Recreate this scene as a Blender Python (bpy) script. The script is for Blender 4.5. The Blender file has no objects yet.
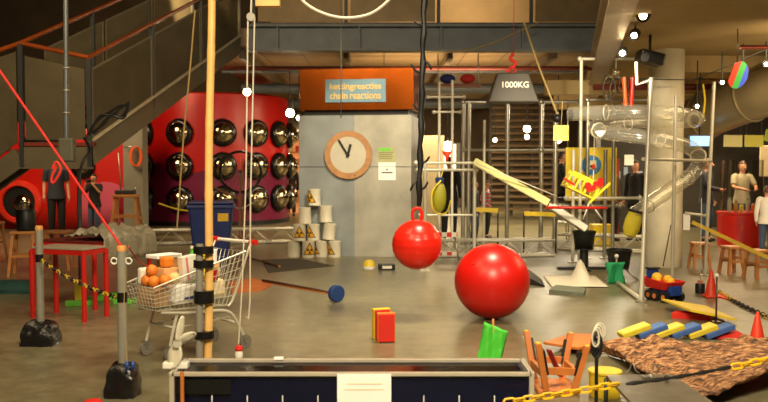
import bpy, bmesh, math, random
from mathutils import Vector, Matrix, noise
random.seed(7)
SC = bpy.context.scene
COL = SC.collection
PI = math.pi
R = math.radians

# ------------------------------------------------------------------ camera
F = 850.0
CAMZ = 1.65
PITCH = math.atan(36/F)
cd = bpy.data.cameras.new('camera'); cam = bpy.data.objects.new('camera', cd); COL.objects.link(cam)
cam.location = (0, 0, CAMZ); cam.rotation_euler = (PI/2-PITCH, 0, 0)
cd.sensor_width = 36; cd.lens = F/768*36; cd.clip_end = 200; cd.clip_start = .05
cd.dof.use_dof = True; cd.dof.focus_distance = 8.5; cd.dof.aperture_fstop = 2.4
SC.camera = cam
_f = Vector((0, math.cos(PITCH), -math.sin(PITCH))); _u = Vector((0, math.sin(PITCH), math.cos(PITCH)))
def ray(px, py): return _f + Vector((1,0,0))*((px-384)/F) - _u*((py-201)/F)
def P(px, py, d):            # the world point at distance d along +Y whose bearing was surveyed from the photograph
    r = ray(px, py); return Vector((0,0,CAMZ)) + r*(d/r.y)
def G(px, py, z=0.0):        # the point on the floor (or at height z)
    r = ray(px, py); return Vector((0,0,CAMZ)) + r*((z-CAMZ)/r.z)

# ------------------------------------------------------------------ materials
def lin(c):
    c = c/255
    return c/12.92 if c <= .04045 else ((c+.055)/1.055)**2.4
def rgb(c): return (lin(c[0]), lin(c[1]), lin(c[2]), 1)
MC = {}
def mat(name, c, rough=.5, metal=0, var=.12, scale=6, bump=0, bscale=40, emit=0, c2=None, spec=None, coat=0, detail=4):
    if name in MC: return MC[name]
    m = bpy.data.materials.new(name); m.use_nodes = True; nt = m.node_tree; N = nt.nodes; L = nt.links
    b = N['Principled BSDF']; b.inputs['Roughness'].default_value = rough; b.inputs['Metallic'].default_value = metal
    if spec is not None: b.inputs['Specular IOR Level'].default_value = spec
    if coat: b.inputs['Coat Weight'].default_value = coat
    col = rgb(c)
    tc = N.new('ShaderNodeTexCoord')
    if var or c2:
        nz = N.new('ShaderNodeTexNoise'); nz.inputs['Scale'].default_value = scale; nz.inputs['Detail'].default_value = detail
        L.new(tc.outputs['Object'], nz.inputs['Vector'])
        rp = N.new('ShaderNodeValToRGB'); rp.color_ramp.elements[0].position = .3; rp.color_ramp.elements[1].position = .7
        if c2: e0, e1 = rgb(c2), col
        else:
            e0 = tuple(x*(1-var) for x in col[:3])+(1,); e1 = tuple(min(1, x*(1+var)) for x in col[:3])+(1,)
        rp.color_ramp.elements[0].color = e0; rp.color_ramp.elements[1].color = e1
        L.new(nz.outputs['Fac'], rp.inputs['Fac']); L.new(rp.outputs['Color'], b.inputs['Base Color'])
    else: b.inputs['Base Color'].default_value = col
    if emit:
        b.inputs['Emission Color'].default_value = col; b.inputs['Emission Strength'].default_value = emit
    if bump:
        n2 = N.new('ShaderNodeTexNoise'); n2.inputs['Scale'].default_value = bscale; n2.inputs['Detail'].default_value = 5
        L.new(tc.outputs['Object'], n2.inputs['Vector'])
        bp = N.new('ShaderNodeBump'); bp.inputs['Strength'].default_value = bump; bp.inputs['Distance'].default_value = .02
        L.new(n2.outputs['Fac'], bp.inputs['Height']); L.new(bp.outputs['Normal'], b.inputs['Normal'])
    MC[name] = m; return m
def clear(name, tint=(240,240,232), gloss=.25, rough=.08, lo=.06, haze=0):
    if name in MC: return MC[name]
    m = bpy.data.materials.new(name); m.use_nodes = True; nt = m.node_tree; N = nt.nodes; L = nt.links
    N.remove(N['Principled BSDF']); out = N['Material Output']
    t = N.new('ShaderNodeBsdfTransparent'); t.inputs['Color'].default_value = rgb(tint)
    g = N.new('ShaderNodeBsdfGlossy'); g.inputs['Roughness'].default_value = rough; g.inputs['Color'].default_value = (.95,.93,.86,1)
    lw = N.new('ShaderNodeLayerWeight'); lw.inputs['Blend'].default_value = gloss
    ma = N.new('ShaderNodeMath'); ma.operation = 'MULTIPLY_ADD'; ma.inputs[1].default_value = .5; ma.inputs[2].default_value = lo
    mx = N.new('ShaderNodeMixShader')
    L.new(lw.outputs['Facing'], ma.inputs[0]); L.new(ma.outputs[0], mx.inputs['Fac'])
    L.new(t.outputs[0], mx.inputs[1]); L.new(g.outputs[0], mx.inputs[2]); L.new(mx.outputs[0], out.inputs['Surface'])
    if haze:
        df = N.new('ShaderNodeBsdfDiffuse'); df.inputs['Color'].default_value = (.9,.88,.8,1); m2 = N.new('ShaderNodeMixShader'); m2.inputs['Fac'].default_value = haze
        L.new(mx.outputs[0], m2.inputs[1]); L.new(df.outputs[0], m2.inputs[2]); L.new(m2.outputs[0], out.inputs['Surface'])
    MC[name] = m; return m

# ------------------------------------------------------------------ mesh builder
def rot_to(d):
    return Vector(d).normalized().to_track_quat('Z', 'Y').to_matrix().to_4x4()
class MB:
    def __init__(s, M=None): s.v = []; s.f = []; s.s = []; s.M = M
    def add(s, vs, fs, smooth=False, M=None):
        b = len(s.v)
        for p in vs:
            p = Vector(p)
            if M is not None: p = M @ p
            if s.M is not None: p = s.M @ p
            s.v.append(p)
        for q in fs: s.f.append([b+i for i in q]); s.s.append(smooth)
        return s
    def box(s, c, size, rz=0, M=None):
        x, y, z = (k/2 for k in size)
        vs = [(-x,-y,-z),(x,-y,-z),(x,y,-z),(-x,y,-z),(-x,-y,z),(x,-y,z),(x,y,z),(-x,y,z)]
        T = Matrix.Translation(c) @ Matrix.Rotation(rz, 4, 'Z')
        if M is not None: T = M @ T
        return s.add(vs, [(0,3,2,1),(4,5,6,7),(0,1,5,4),(1,2,6,5),(2,3,7,6),(3,0,4,7)], False, T)
    def bar(s, a, b, w, h=None, up=(0,0,1)):
        a = Vector(a); b = Vector(b); h = h or w; d = (b-a); n = d.normalized(); u = Vector(up)
        x = n.cross(u)
        if x.length < 1e-4: x = n.cross(Vector((0,1,0)))
        x.normalize(); y = x.cross(n).normalized()
        vs = []
        for p in (a, b):
            for i, j in ((-1,-1),(1,-1),(1,1),(-1,1)): vs.append(p+x*(i*w/2)+y*(j*h/2))
        return s.add(vs, [(0,1,2,3),(7,6,5,4),(0,4,5,1),(1,5,6,2),(2,6,7,3),(3,7,4,0)])
    def tube(s, pts, r, n=8, closed=False, caps=True):
        pts = [Vector(p) for p in pts]; k = len(pts)
        rr = r if isinstance(r, (list, tuple)) else [r]*k
        vs = []; fs = []; x = None
        for i in range(k):
            if closed: t = pts[(i+1)%k]-pts[i-1]
            else: t = pts[min(i+1,k-1)]-pts[max(i-1,0)]
            t.normalize()
            if x is None:
                x = t.cross(Vector((0,0,1)))
                if x.length < 1e-3: x = t.cross(Vector((0,1,0)))
            else: x = x-t*x.dot(t)
            x.normalize(); y = t.cross(x)
            for j in range(n):
                a = 2*PI*j/n; vs.append(pts[i]+(x*math.cos(a)+y*math.sin(a))*rr[i])
        for i in range(k if closed else k-1):
            for j in range(n):
                a = i*n+j; b = i*n+(j+1)%n; c = ((i+1)%k)*n+(j+1)%n; d = ((i+1)%k)*n+j
                fs.append((a,b,c,d))
        s.add(vs, fs, True)
        if caps and not closed:
            m = len(s.v)-len(vs)
            s.f.append([m+j for j in range(n)][::-1]); s.s.append(False)
            s.f.append([m+(k-1)*n+j for j in range(n)]); s.s.append(False)
        return s
    def lathe(s, prof, n=24, M=None, a0=0, a1=2*PI, caps=True):
        full = abs(a1-a0-2*PI) < 1e-6; m = n if full else n+1
        vs = []; fs = []
        for r, z in prof:
            for j in range(m):
                a = a0+(a1-a0)*j/n; vs.append((r*math.cos(a), r*math.sin(a), z))
        for i in range(len(prof)-1):
            for j in range(n):
                k = (j+1)%m; fs.append((i*m+j, i*m+k, (i+1)*m+k, (i+1)*m+j))
        b = len(s.v); s.add(vs, fs, True, M)
        if caps and full:
            if prof[0][0] > 1e-5: s.f.append([b+j for j in range(m)][::-1]); s.s.append(False)
            if prof[-1][0] > 1e-5: s.f.append([b+(len(prof)-1)*m+j for j in range(m)]); s.s.append(False)
        return s
    def cyl(s, a, b, r, r2=None, n=16):
        a = Vector(a); b = Vector(b); L = (b-a).length
        return s.lathe([(r,0),(r if r2 is None else r2, L)], n, Matrix.Translation(a) @ rot_to(b-a))
    def sphere(s, c, r, sc=(1,1,1), n=20, k=12, M=None):
        T = Matrix.Translation(c) @ Matrix.Diagonal((*sc,1))
        if M is not None: T = M @ T
        return s.lathe([(r*math.sin(PI*i/k), -r*math.cos(PI*i/k)) for i in range(k+1)], n, T)
    def prism(s, poly, z0, z1, M=None):
        n = len(poly); vs = [(x,y,z0) for x,y in poly]+[(x,y,z1) for x,y in poly]
        fs = [tuple(range(n))[::-1], tuple(range(n,2*n))]+[(i,(i+1)%n,n+(i+1)%n,n+i) for i in range(n)]
        return s.add(vs, fs, False, M)
    def grid(s, rows, smooth=True):
        m = len(rows[0]); vs = [p for r in rows for p in r]
        fs = [(i*m+j,i*m+j+1,(i+1)*m+j+1,(i+1)*m+j) for i in range(len(rows)-1) for j in range(m-1)]
        return s.add(vs, fs, smooth)
    def torus(s, c, R_, r, axis=(0,0,1), n=32, k=8):
        M = Matrix.Translation(c) @ rot_to(axis)
        return s.tube([M @ Vector((R_*math.cos(2*PI*i/n), R_*math.sin(2*PI*i/n), 0)) for i in range(n)], r, k, closed=True)
    def bounds(s):
        lo = Vector((min(p[i] for p in s.v) for i in range(3))); hi = Vector((max(p[i] for p in s.v) for i in range(3)))
        return lo, hi
    def build(s, name, m, parent=None, bevel=0, solid=0, sub=0, origin=None, smooth=None):
        o0 = Vector(origin) if origin is not None else Vector((0,0,0))
        me = bpy.data.meshes.new(name)
        me.from_pydata([p-o0 for p in s.v], [], s.f)
        me.polygons.foreach_set('use_smooth', [bool(x) if smooth is None else smooth for x in s.s])
        bm = bmesh.new(); bm.from_mesh(me)
        bmesh.ops.remove_doubles(bm, verts=bm.verts, dist=1e-6)
        bmesh.ops.recalc_face_normals(bm, faces=bm.faces)
        for e in bm.edges:
            if len(e.link_faces) == 2 and e.calc_face_angle(0) > .66: e.smooth = False
        bm.to_mesh(me); bm.free()
        o = bpy.data.objects.new(name, me); COL.objects.link(o)
        if m: me.materials.append(m)
        o.location = o0
        if parent is not None: o.parent = parent
        if solid:
            md = o.modifiers.new('Solidify', 'SOLIDIFY'); md.thickness = solid; md.offset = 0
        if bevel:
            md = o.modifiers.new('Bevel', 'BEVEL'); md.width = bevel; md.segments = 2; md.limit_method = 'ANGLE'; md.angle_limit = R(40)
        if sub:
            md = o.modifiers.new('Subsurf', 'SUBSURF'); md.levels = sub; md.render_levels = sub
        return o
def tag(o, label, cat, group=None, kind=None):
    o['label'] = label; o['category'] = cat
    if group: o['group'] = group
    if kind: o['kind'] = kind
    return o
def struct(name, mb, m, **k):
    o = mb.build(name, m, **k); o['kind'] = 'structure'; return o
def thing(name, label, cat, loc=(0,0,0), rz=0, group=None, kind=None):
    o = bpy.data.objects.new(name, None); COL.objects.link(o); o.location = loc; o.rotation_euler = (0,0,rz)
    o.empty_display_size = .1
    return tag(o, label, cat, group, kind)
def solo(name, label, cat, mb, m, group=None, **k):       # a thing that is one mesh; its origin goes to the base of its bounds
    lo, hi = mb.bounds()
    k.setdefault('origin', ((lo.x+hi.x)/2, (lo.y+hi.y)/2, lo.z))
    return tag(mb.build(name, m, **k), label, cat, group)
def W(loc): return MB(Matrix.Translation(-Vector(loc)))    # builder fed with world points for a thing that stands at loc
def copy_tree(o, parent=None):
    c = o.copy(); COL.objects.link(c)
    if parent is not None: c.parent = parent
    for ch in list(o.children): copy_tree(ch, c)
    return c
def text(s, size, m, parent, M, width=None, height=None, depth=.004, name='lettering', bold=0):
    cu = bpy.data.curves.new('t', 'FONT'); cu.body = s; cu.size = size; cu.extrude = depth/2; cu.align_x = 'CENTER'; cu.align_y = 'CENTER'
    cu.offset = bold
    to = bpy.data.objects.new('t', cu); COL.objects.link(to)
    dg = bpy.context.evaluated_depsgraph_get()
    me = bpy.data.meshes.new_from_object(to.evaluated_get(dg))
    bpy.data.objects.remove(to); bpy.data.curves.remove(cu)
    xs = [v.co.x for v in me.vertices]; ys = [v.co.y for v in me.vertices]
    sx = width/(max(xs)-min(xs)) if width else 1; sy = height/(max(ys)-min(ys)) if height else 1
    for v in me.vertices: v.co = M @ Vector((v.co.x*sx, v.co.y*sy, v.co.z))
    me.materials.clear(); me.materials.append(m); me.name = name
    o = bpy.data.objects.new(name, me); COL.objects.link(o); o.parent = parent
    return o
FRONT = Matrix.Rotation(PI/2, 4, 'X')    # the XY plane stood up, facing -Y
def arc(p, q, sag, n=14):
    p = Vector(p); q = Vector(q)
    return [p.lerp(q, i/n)-Vector((0,0,sag*4*(i/n)*(1-i/n))) for i in range(n+1)]
def smooth_path(pts, n=6):
    pts = [Vector(p) for p in pts]; out = []
    for i in range(len(pts)-1):
        p0 = pts[max(i-1,0)]; p1 = pts[i]; p2 = pts[i+1]; p3 = pts[min(i+2,len(pts)-1)]
        for k in range(n):
            t = k/n
            out.append(.5*((2*p1)+(p2-p0)*t+(2*p0-5*p1+4*p2-p3)*t*t+(-p0+3*p1-3*p2+p3)*t**3))
    out.append(pts[-1]); return out

# ------------------------------------------------------------------ palette
steel = mat('galvanised steel', (168,164,150), .35, .75, .1)
pale_steel = mat('pale painted tube', (205,200,182), .4, .3, .06)
dark_steel = mat('dark painted steel', (58,60,58), .5, .4, .1)
blue_steel = mat('blue grey steel', (92,98,102), .5, .2, .15, 3)
grey_pipe = mat('grey plastic pipe', (150,146,132), .4, .2, .08)
black = mat('black plastic', (20,20,20), .45, 0, .1)
black_tape = mat('black tape', (14,14,14), .35, 0, .1)
black_bag = mat('black plastic bag', (17,16,15), .25, 0, .2, 8, .9, 9)
red_paint = mat('red lacquered steel', (190,28,20), .35, 0, .08)
red_rubber = mat('red rubber ball', (205,24,14), .33, 0, .05, 2)
coral_rubber = mat('coral rubber ball', (232,38,22), .28, 0, .05, 2)
red_rope_m = mat('red rope', (210,42,30), .7, 0, .15, 60)
wood = mat('pine wood', (186,122,58), .5, 0, .2, 5)
orange_wood = mat('orange stained wood', (192,112,50), .45, 0, .15, 5)
bamboo_m = mat('bamboo', (240,190,112), .45, 0, .12, 6)
hand_wood = mat('varnished handrail', (146,66,20), .3, 0, .15, 5, coat=.3)
white = mat('white plastic', (232,228,214), .45, 0, .04)
paper = mat('white paper', (248,246,240), .8, 0, .03)
yellow = mat('yellow paint', (228,196,40), .45, 0, .08)
yellow_foam = mat('yellow foam', (214,190,52), .8, 0, .08, 10)
blue_foam = mat('blue foam', (62,94,158), .8, 0, .1, 10)
red_foam = mat('red foam', (214,34,20), .7, 0, .06, 10)
green_foam = mat('green foam', (96,178,52), .75, 0, .1, 10)
rope_tan = mat('tan cord', (170,146,92), .8, 0, .15, 60)
rope_white = mat('white cord', (214,206,186), .8, 0, .08, 60)
wire_m = mat('thin wire', (120,116,104), .5, .4, .05)
orange_cone = mat('orange cone', (226,60,28), .45, 0, .06)
skin = mat('skin', (196,140,108), .55, 0, .05)
# ================================================================== THE SETTING
def floor_mat():
    m = bpy.data.materials.new('sealed concrete'); m.use_nodes = True; nt = m.node_tree; N = nt.nodes; L = nt.links
    b = N['Principled BSDF']; tc = N.new('ShaderNodeTexCoord')
    a = N.new('ShaderNodeTexNoise'); a.inputs['Scale'].default_value = .45; a.inputs['Detail'].default_value = 8; a.inputs['Roughness'].default_value = .6
    c = N.new('ShaderNodeTexNoise'); c.inputs['Scale'].default_value = 6; c.inputs['Detail'].default_value = 8; c.inputs['Roughness'].default_value = .7
    L.new(tc.outputs['Object'], a.inputs['Vector']); L.new(tc.outputs['Object'], c.inputs['Vector'])
    r1 = N.new('ShaderNodeValToRGB'); r1.color_ramp.elements[0].position = .3; r1.color_ramp.elements[1].position = .72
    r1.color_ramp.elements[0].color = rgb((88,83,63)); r1.color_ramp.elements[1].color = rgb((148,140,108))
    r2 = N.new('ShaderNodeValToRGB'); r2.color_ramp.elements[0].position = .35; r2.color_ramp.elements[1].position = .65
    r2.color_ramp.elements[0].color = (.62,.62,.60,1); r2.color_ramp.elements[1].color = (1,1,1,1)
    L.new(a.outputs['Fac'], r1.inputs['Fac']); L.new(c.outputs['Fac'], r2.inputs['Fac'])
    mx = N.new('ShaderNodeMix'); mx.data_type = 'RGBA'; mx.blend_type = 'MULTIPLY'; mx.inputs['Factor'].default_value = 1
    L.new(r1.outputs['Color'], mx.inputs['A']); L.new(r2.outputs['Color'], mx.inputs['B'])
    L.new(mx.outputs['Result'], b.inputs['Base Color'])
    r3 = N.new('ShaderNodeMapRange'); r3.inputs['To Min'].default_value = .27; r3.inputs['To Max'].default_value = .33
    L.new(a.outputs['Fac'], r3.inputs['Value']); L.new(r3.outputs['Result'], b.inputs['Roughness'])
    b.inputs['Specular IOR Level'].default_value = .5
    return m
struct('floor', MB().box((0,19,-.1),(37,38,.2)), floor_mat())
wall_brown = mat('dark brown wall', (78,62,42), .8, 0, .25, .8)
struct('wall_back', MB().box((0,38.1,4.5),(37,.2,9.4)), wall_brown)
struct('wall_left', MB().box((-18.6,19,4.5),(.2,38,9.4)), wall_brown)
struct('wall_right', MB().box((18.6,19,4.5),(.2,38,9.4)), wall_brown)
struct('ceiling', MB().box((0,19,9.3),(37.4,38,.2)), mat('dark high ceiling', (60,52,40), .9, 0, .2, 1))

def panel_mat(name, c1, c2, joint, sx, sy, rough=.5, axis=None):
    m = bpy.data.materials.new(name); m.use_nodes = True; nt = m.node_tree; N = nt.nodes; L = nt.links
    b = N['Principled BSDF']; b.inputs['Roughness'].default_value = rough
    tc = N.new('ShaderNodeTexCoord'); br = N.new('ShaderNodeTexBrick'); br.offset = 0
    br.inputs['Color1'].default_value = rgb(c1); br.inputs['Color2'].default_value = rgb(c2); br.inputs['Mortar'].default_value = rgb(joint)
    br.inputs['Scale'].default_value = 1; br.inputs['Brick Width'].default_value = sx; br.inputs['Row Height'].default_value = sy; br.inputs['Mortar Size'].default_value = .02
    L.new(tc.outputs['Object'], br.inputs['Vector']); L.new(br.outputs['Color'], b.inputs['Base Color'])
    return m
# mezzanine: slab, edge beam, balustrade
struct('mezzanine_slab', MB().box((2.4,27.8,4.28),(13.0,20.4,.36)), panel_mat('slab soffit panels', (150,122,84), (136,108,72), (96,74,48), .9, 2.4))
mb = MB(); x0, x1 = -2.75, 4.45
mb.box(((x0+x1)/2,17.4,4.46),(x1-x0,.36,.05)).box(((x0+x1)/2,17.4,3.98),(x1-x0,.36,.05)).box(((x0+x1)/2,17.4,4.22),(x1-x0,.05,.46))
for i in range(5): mb.box((x0+.6+i*1.65,17.32,4.22),(.04,.12,.44))
struct('mezzanine_beam', mb, blue_steel)
pm = mat('bronze mesh panel', (112,92,58), .45, .35, .16, 3)
mb = MB()
for i in (0,1,3): mb.box((-1.72+i*1.9,17.62,5.12),(1.74,.02,1.05))
struct('mezzanine_panel_trim_1', mb, pm)
mb = MB()
for i in range(5): mb.box((-2.68+i*1.9,17.6,5.05),(.07,.07,1.25))
mb.tube([(-2.7,17.6,5.7),(5,17.6,5.7)], .03).box((1.1,17.6,4.53),(7.6,.06,.08))
struct('mezzanine_post_trim_2', mb, dark_steel)
struct('wall_mezzanine', MB().box((1.6,22,5.9),(9,.1,2.7)), mat('warm plaster upstairs', (176,150,108), .8, 0, .2, 1))
# pipes and cross beams under the mezzanine
for k, (y, z, r, c) in enumerate(((19.2,3.82,.05,'r'),(23.5,3.75,.14,'b'),(28.5,3.7,.16,'b'),(20.6,3.9,.04,'b'))):
    struct('trim_%d'%(k+3), MB().tube([(-3.9,y,z),(8.8,y,z)], r, 10), mat('maroon service pipe', (112,44,30), .5) if c == 'r' else blue_steel)
mb = MB()
for i in range(6): mb.box((-3+i*2.2,27.5,3.99),(.1,19,.2))
struct('trim_9', mb, mat('soffit battens', (112,96,70), .6))
# lower ceiling over the other half of the hall, its edge girder runs away obliquely
A = Vector((2.40,8.0)); B = Vector((8.9,37.8))
ceil_m = mat('ochre plaster ceiling', (176,152,104), .85, 0, .08, 1)
struct('ceiling_right', MB().prism([(A.x,A.y),(18.4,8.0),(18.4,37.8),(B.x,B.y)], 3.5, 3.8), ceil_m)
mb = MB(); mb.bar((A.x-.12,A.y,3.62),(B.x-.12,B.y,3.62),.08,.5); mb.bar((A.x-.1,A.y,3.39),(B.x-.1,B.y,3.39),.3,.05); mb.bar((A.x-.1,A.y,3.86),(B.x-.1,B.y,3.86),.3,.05)
struct('ceiling_edge_girder_beam', mb, mat('cream girder', (170,150,112), .4, .2, .1, 2))
struct('trim_10', MB().box((10.6,14.6,3.36),(11.6,.25,.28)), ceil_m)
struct('trim_11', MB().tube([(5.0,12.0,3.30),(12,12.0,3.30)], .03), mat('maroon service pipe', (112,44,30), .5))
struct('trim_12', MB().tube([(3.9,15.9,3.1),(12,15.9,3.1)], .06), mat('maroon service pipe', (112,44,30), .5))
struct('trim_13', MB().box((8,18.5,3.32),(9,.3,.3)), ceil_m)
struct('trim_14', MB().box((9,22.5,3.3),(9,.3,.36)), ceil_m)
# big round air duct rising under that ceiling
pts = smooth_path([P(676,126,16.4),P(692,121,15.6),P(742,101,14.5),P(800,82,13.6),P(880,66,13)],6)
mb = MB().tube(pts, .40, 28)
for i in (8,13,19): 
    d = (pts[i+1]-pts[i-1]).normalized(); mb.torus(pts[i], .41, .018, d, 28, 6)
struct('ceiling_air_duct_trim', mb, mat('galvanised duct', (150,134,100), .38, .55, .12, 2))
conc = mat('cast concrete', (196,188,164), .75, 0, .12, 3, .15, 30)
struct('column_1', MB().lathe([(.285,0),(.285,3.5)], 40, Matrix.Translation((4.57,13.85,0))), conc)
struct('column_2', MB().box((-5.72,19.6,1.95),(.44,.44,3.9)), mat('grey painted column', (138,132,116), .7, 0, .1, 3))
struct('partition_1', MB().box((11.2,22.6,1.6),(7.0,.2,3.2)), mat('charcoal partition', (62,56,46), .8, 0, .15, 2))
struct('partition_2', MB().box((7.2,27.0,1.6),(.2,8.6,3.2)), mat('charcoal partition', (62,56,46), .8, 0, .15, 2))

# ---------------------------------------------------------------- red curved walls
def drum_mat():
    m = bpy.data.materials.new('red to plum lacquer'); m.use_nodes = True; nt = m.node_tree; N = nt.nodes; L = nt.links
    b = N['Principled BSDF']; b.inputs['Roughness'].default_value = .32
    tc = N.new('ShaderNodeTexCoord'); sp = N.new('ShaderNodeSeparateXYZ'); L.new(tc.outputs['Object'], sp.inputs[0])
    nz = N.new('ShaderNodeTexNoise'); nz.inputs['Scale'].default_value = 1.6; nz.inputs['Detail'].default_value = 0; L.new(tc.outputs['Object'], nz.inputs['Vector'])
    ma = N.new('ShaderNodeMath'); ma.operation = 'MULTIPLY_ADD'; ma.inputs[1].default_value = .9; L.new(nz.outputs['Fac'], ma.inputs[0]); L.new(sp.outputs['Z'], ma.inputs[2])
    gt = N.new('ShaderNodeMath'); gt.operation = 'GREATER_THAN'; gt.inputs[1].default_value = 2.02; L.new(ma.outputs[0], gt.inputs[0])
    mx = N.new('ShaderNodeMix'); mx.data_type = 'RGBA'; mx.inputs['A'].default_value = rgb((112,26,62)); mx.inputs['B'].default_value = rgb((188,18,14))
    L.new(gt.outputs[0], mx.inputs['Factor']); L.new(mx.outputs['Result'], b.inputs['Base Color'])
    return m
DC = Vector((-5.02, 25.0, 0)); DR = 2.2
t = thing('red_mirror_drum', 'big round red and plum drum studded with domed mirrors', 'exhibit drum', DC)
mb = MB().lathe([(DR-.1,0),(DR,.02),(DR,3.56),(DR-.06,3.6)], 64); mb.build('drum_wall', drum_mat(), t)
MB().lathe([(DR+.03,0),(DR+.03,.12)], 64).build('plinth', black, t)
mirror = mat('convex mirror', (176,164,136), .12, 1, .3, 14)
rim_m = mat('black rubber rim', (16,14,13), .25)
for th in (-44,-12,18,43,66,90):
    for z in (.72,1.62,2.52):
        a = R(th)-PI/2; n = Vector((math.cos(a), math.sin(a), 0)); c = n*(DR)+Vector((0,0,z))
        M = Matrix.Translation(c) @ rot_to(n)
        d = MB().lathe([(.37,-.02),(.385,.03),(.37,.09),(.34,.13),(.30,.15),(.27,.15)], 28, M).build('dome_surround', rim_m, t)
        MB().lathe([(.28,.145),(.25,.20),(.18,.25),(.08,.285),(0,.29)], 24, M, caps=False).build('mirror_dome', mirror, d)
def pink_mat():
    m = bpy.data.materials.new('red wall with pink disc'); m.use_nodes = True; nt = m.node_tree; N = nt.nodes; L = nt.links
    b = N['Principled BSDF']; b.inputs['Roughness'].default_value = .35
    tc = N.new('ShaderNodeTexCoord'); sp = N.new('ShaderNodeSeparateXYZ'); L.new(tc.outputs['Object'], sp.inputs[0])
    def circ(x, z, r):
        cx = N.new('ShaderNodeCombineXYZ'); L.new(sp.outputs['X'], cx.inputs[0]); L.new(sp.outputs['Z'], cx.inputs[2])
        d = N.new('ShaderNodeVectorMath'); d.operation = 'DISTANCE'; d.inputs[1].default_value = (x,0,z); L.new(cx.outputs[0], d.inputs[0])
        lt = N.new('ShaderNodeMath'); lt.operation = 'LESS_THAN'; lt.inputs[1].default_value = r; L.new(d.outputs['Value'], lt.inputs[0]); return lt
    prev = None
    for (x,z,r,c) in ((-.2,.5,.72,(214,92,120)),(.72,.55,.62,(140,22,44))):
        mx = N.new('ShaderNodeMix'); mx.data_type = 'RGBA'; mx.inputs['B'].default_value = rgb(c)
        if prev is None: mx.inputs['A'].default_value = rgb((200,28,18))
        else: L.new(prev.outputs['Result'], mx.inputs['A'])
        L.new(circ(x,z,r).outputs[0], mx.inputs['Factor']); prev = mx
    L.new(prev.outputs['Result'], b.inputs['Base Color']); return m
RC = Vector((-6.9, 22.6, 0))
t = thing('red_porthole_wall', 'low curved red wall with pink disc and round porthole below the stairs', 'exhibit wall', RC)
rows = []
for z in (0,.6,1.2,1.8,2.4,2.75):
    rows.append([(-4.2+i*.28, -.9+.035*((-4.2+i*.28)+.6)**2*1.6, z) for i in range(19)])
MB().grid(rows).build('wall_panel', pink_mat(), t, solid=.1)
pc = Vector((-2.42, -.86, .70)); M = Matrix.Translation(pc) @ rot_to((.05,-1,0))
fr = MB().lathe([(.40,0),(.56,0),(.57,.06),(.52,.12),(.43,.13),(.40,.08)], 36, M, caps=False).build('porthole_ring', mat('bright red ring', (226,50,30), .35), t)
MB().lathe([(.41,.02),(.0,.021)], 32, M, caps=False).build('porthole_back', black, t)
MB().sphere(pc+Vector((.12,-.14,-.02)), .22, (1,.6,1)).build('mirror_dome', mirror, t)
for (x,z) in ((-.75,1.62),(.62,1.35),(.66,.55)):
    M = Matrix.Translation((x,-.95+.035*(x+.6)**2*1.6,z)) @ rot_to((0,-1,.05))
    d = MB().lathe([(.30,0),(.31,.05),(.24,.1),(.18,.1)], 24, M).build('dome_surround', rim_m, t)
    MB().lathe([(.19,.1),(.12,.17),(0,.2)], 20, M, caps=False).build('mirror_dome', mirror, d)

# ---------------------------------------------------------------- the staircase
C = P(90,142,11.75); UP = Vector((.21,1,.415)); PERP = Vector((-1.05,.2205,0)).normalized()*1.05
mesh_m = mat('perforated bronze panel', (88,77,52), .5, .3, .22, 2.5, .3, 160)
st = thing('staircase', 'metal staircase with mesh sides and varnished wooden handrails climbing to the mezzanine', 'staircase', (C.x,C.y,0))
RC_ = (C.x,C.y,0)
T_END = (17.2-C.y)
E = C+UP*T_END
mb = W(RC_)
mb.bar(C+Vector((0,0,-.16)), E+Vector((0,0,-.16)), .05, .34); mb.build('stringer', mat('grey steel stringer', (108,98,74), .45, .3, .1, 2), st)
mb = W(RC_); mb.bar(C+PERP+Vector((0,0,-.16)), E+PERP+Vector((0,0,-.16)), .05, .34); mb.build('stringer', MC['grey steel stringer'], st)
mb = W(RC_); mb.bar(C+Vector((.03,0,.025)), E+Vector((.03,0,.025)), .05, .03); mb.build('stringer_edge', mat('pale stringer edge', (200,188,158), .4, .3), st)  # top edge strip, paler than the stringer side
tread_m = mat('dark red carpet tread', (120,40,28), .8, 0, .2, 20)
for k in range(13):
    p = C+UP*(T_END*(k+.6)/13)+PERP*.5
    W(RC_).box(p+Vector((0,0,-.03)), (1.0,.34,.05), -.206).build('tread', tread_m, st)
def panel_run(a, b, lo, hi, n, m=mesh_m, off=.0):
    a = Vector(a); b = Vector(b)
    for k in range(n):
        p = a.lerp(b, (k+.03)/n); q = a.lerp(b, (k+.97)/n)
        mb = W(RC_)
        d = (q-p); d.z = 0; nrm = Vector((d.y,-d.x,0)).normalized()*.008
        z0 = Vector((0,0,lo)); z1 = Vector((0,0,hi))
        mb.add([p+z0-nrm,q+z0-nrm,q+z1-nrm,p+z1-nrm,p+z0+nrm,q+z0+nrm,q+z1+nrm,p+z1+nrm],
               [(0,1,2,3),(7,6,5,4),(0,4,5,1),(1,5,6,2),(2,6,7,3),(3,7,4,0)])
        pn = mb.build('mesh_panel', m, st)
        fb = W(RC_); c4 = [p+z0, q+z0, q+z1, p+z1]
        for e in range(4): fb.bar(c4[e]+nrm*1.5, c4[(e+1)%4]+nrm*1.5, .03, .012, (nrm.x,nrm.y,0))
        fb.build('panel_frame', MC.get('panel edge') or mat('panel edge', (132,122,96), .45, .3, .1, 3), pn)
def posts(pl, lo, hi):
    for p in pl: W(RC_).bar(Vector(p)+Vector((0,0,lo)), Vector(p)+Vector((0,0,hi)), .06, .06, (0,1,0)).build('post', dark_steel, st)
def rail(pts): W(RC_).tube(pts, .032, 10).build('handrail', hand_wood, st)
zr = Vector((0,0,1.16))
panel_run(C, E, .03, .98, 3)
posts([C.lerp(E,t) for t in (0,.333,.667,1)], -.34, 1.14)
rail([C+zr, E+zr])
Lf = P(22,142,11.75)
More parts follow.
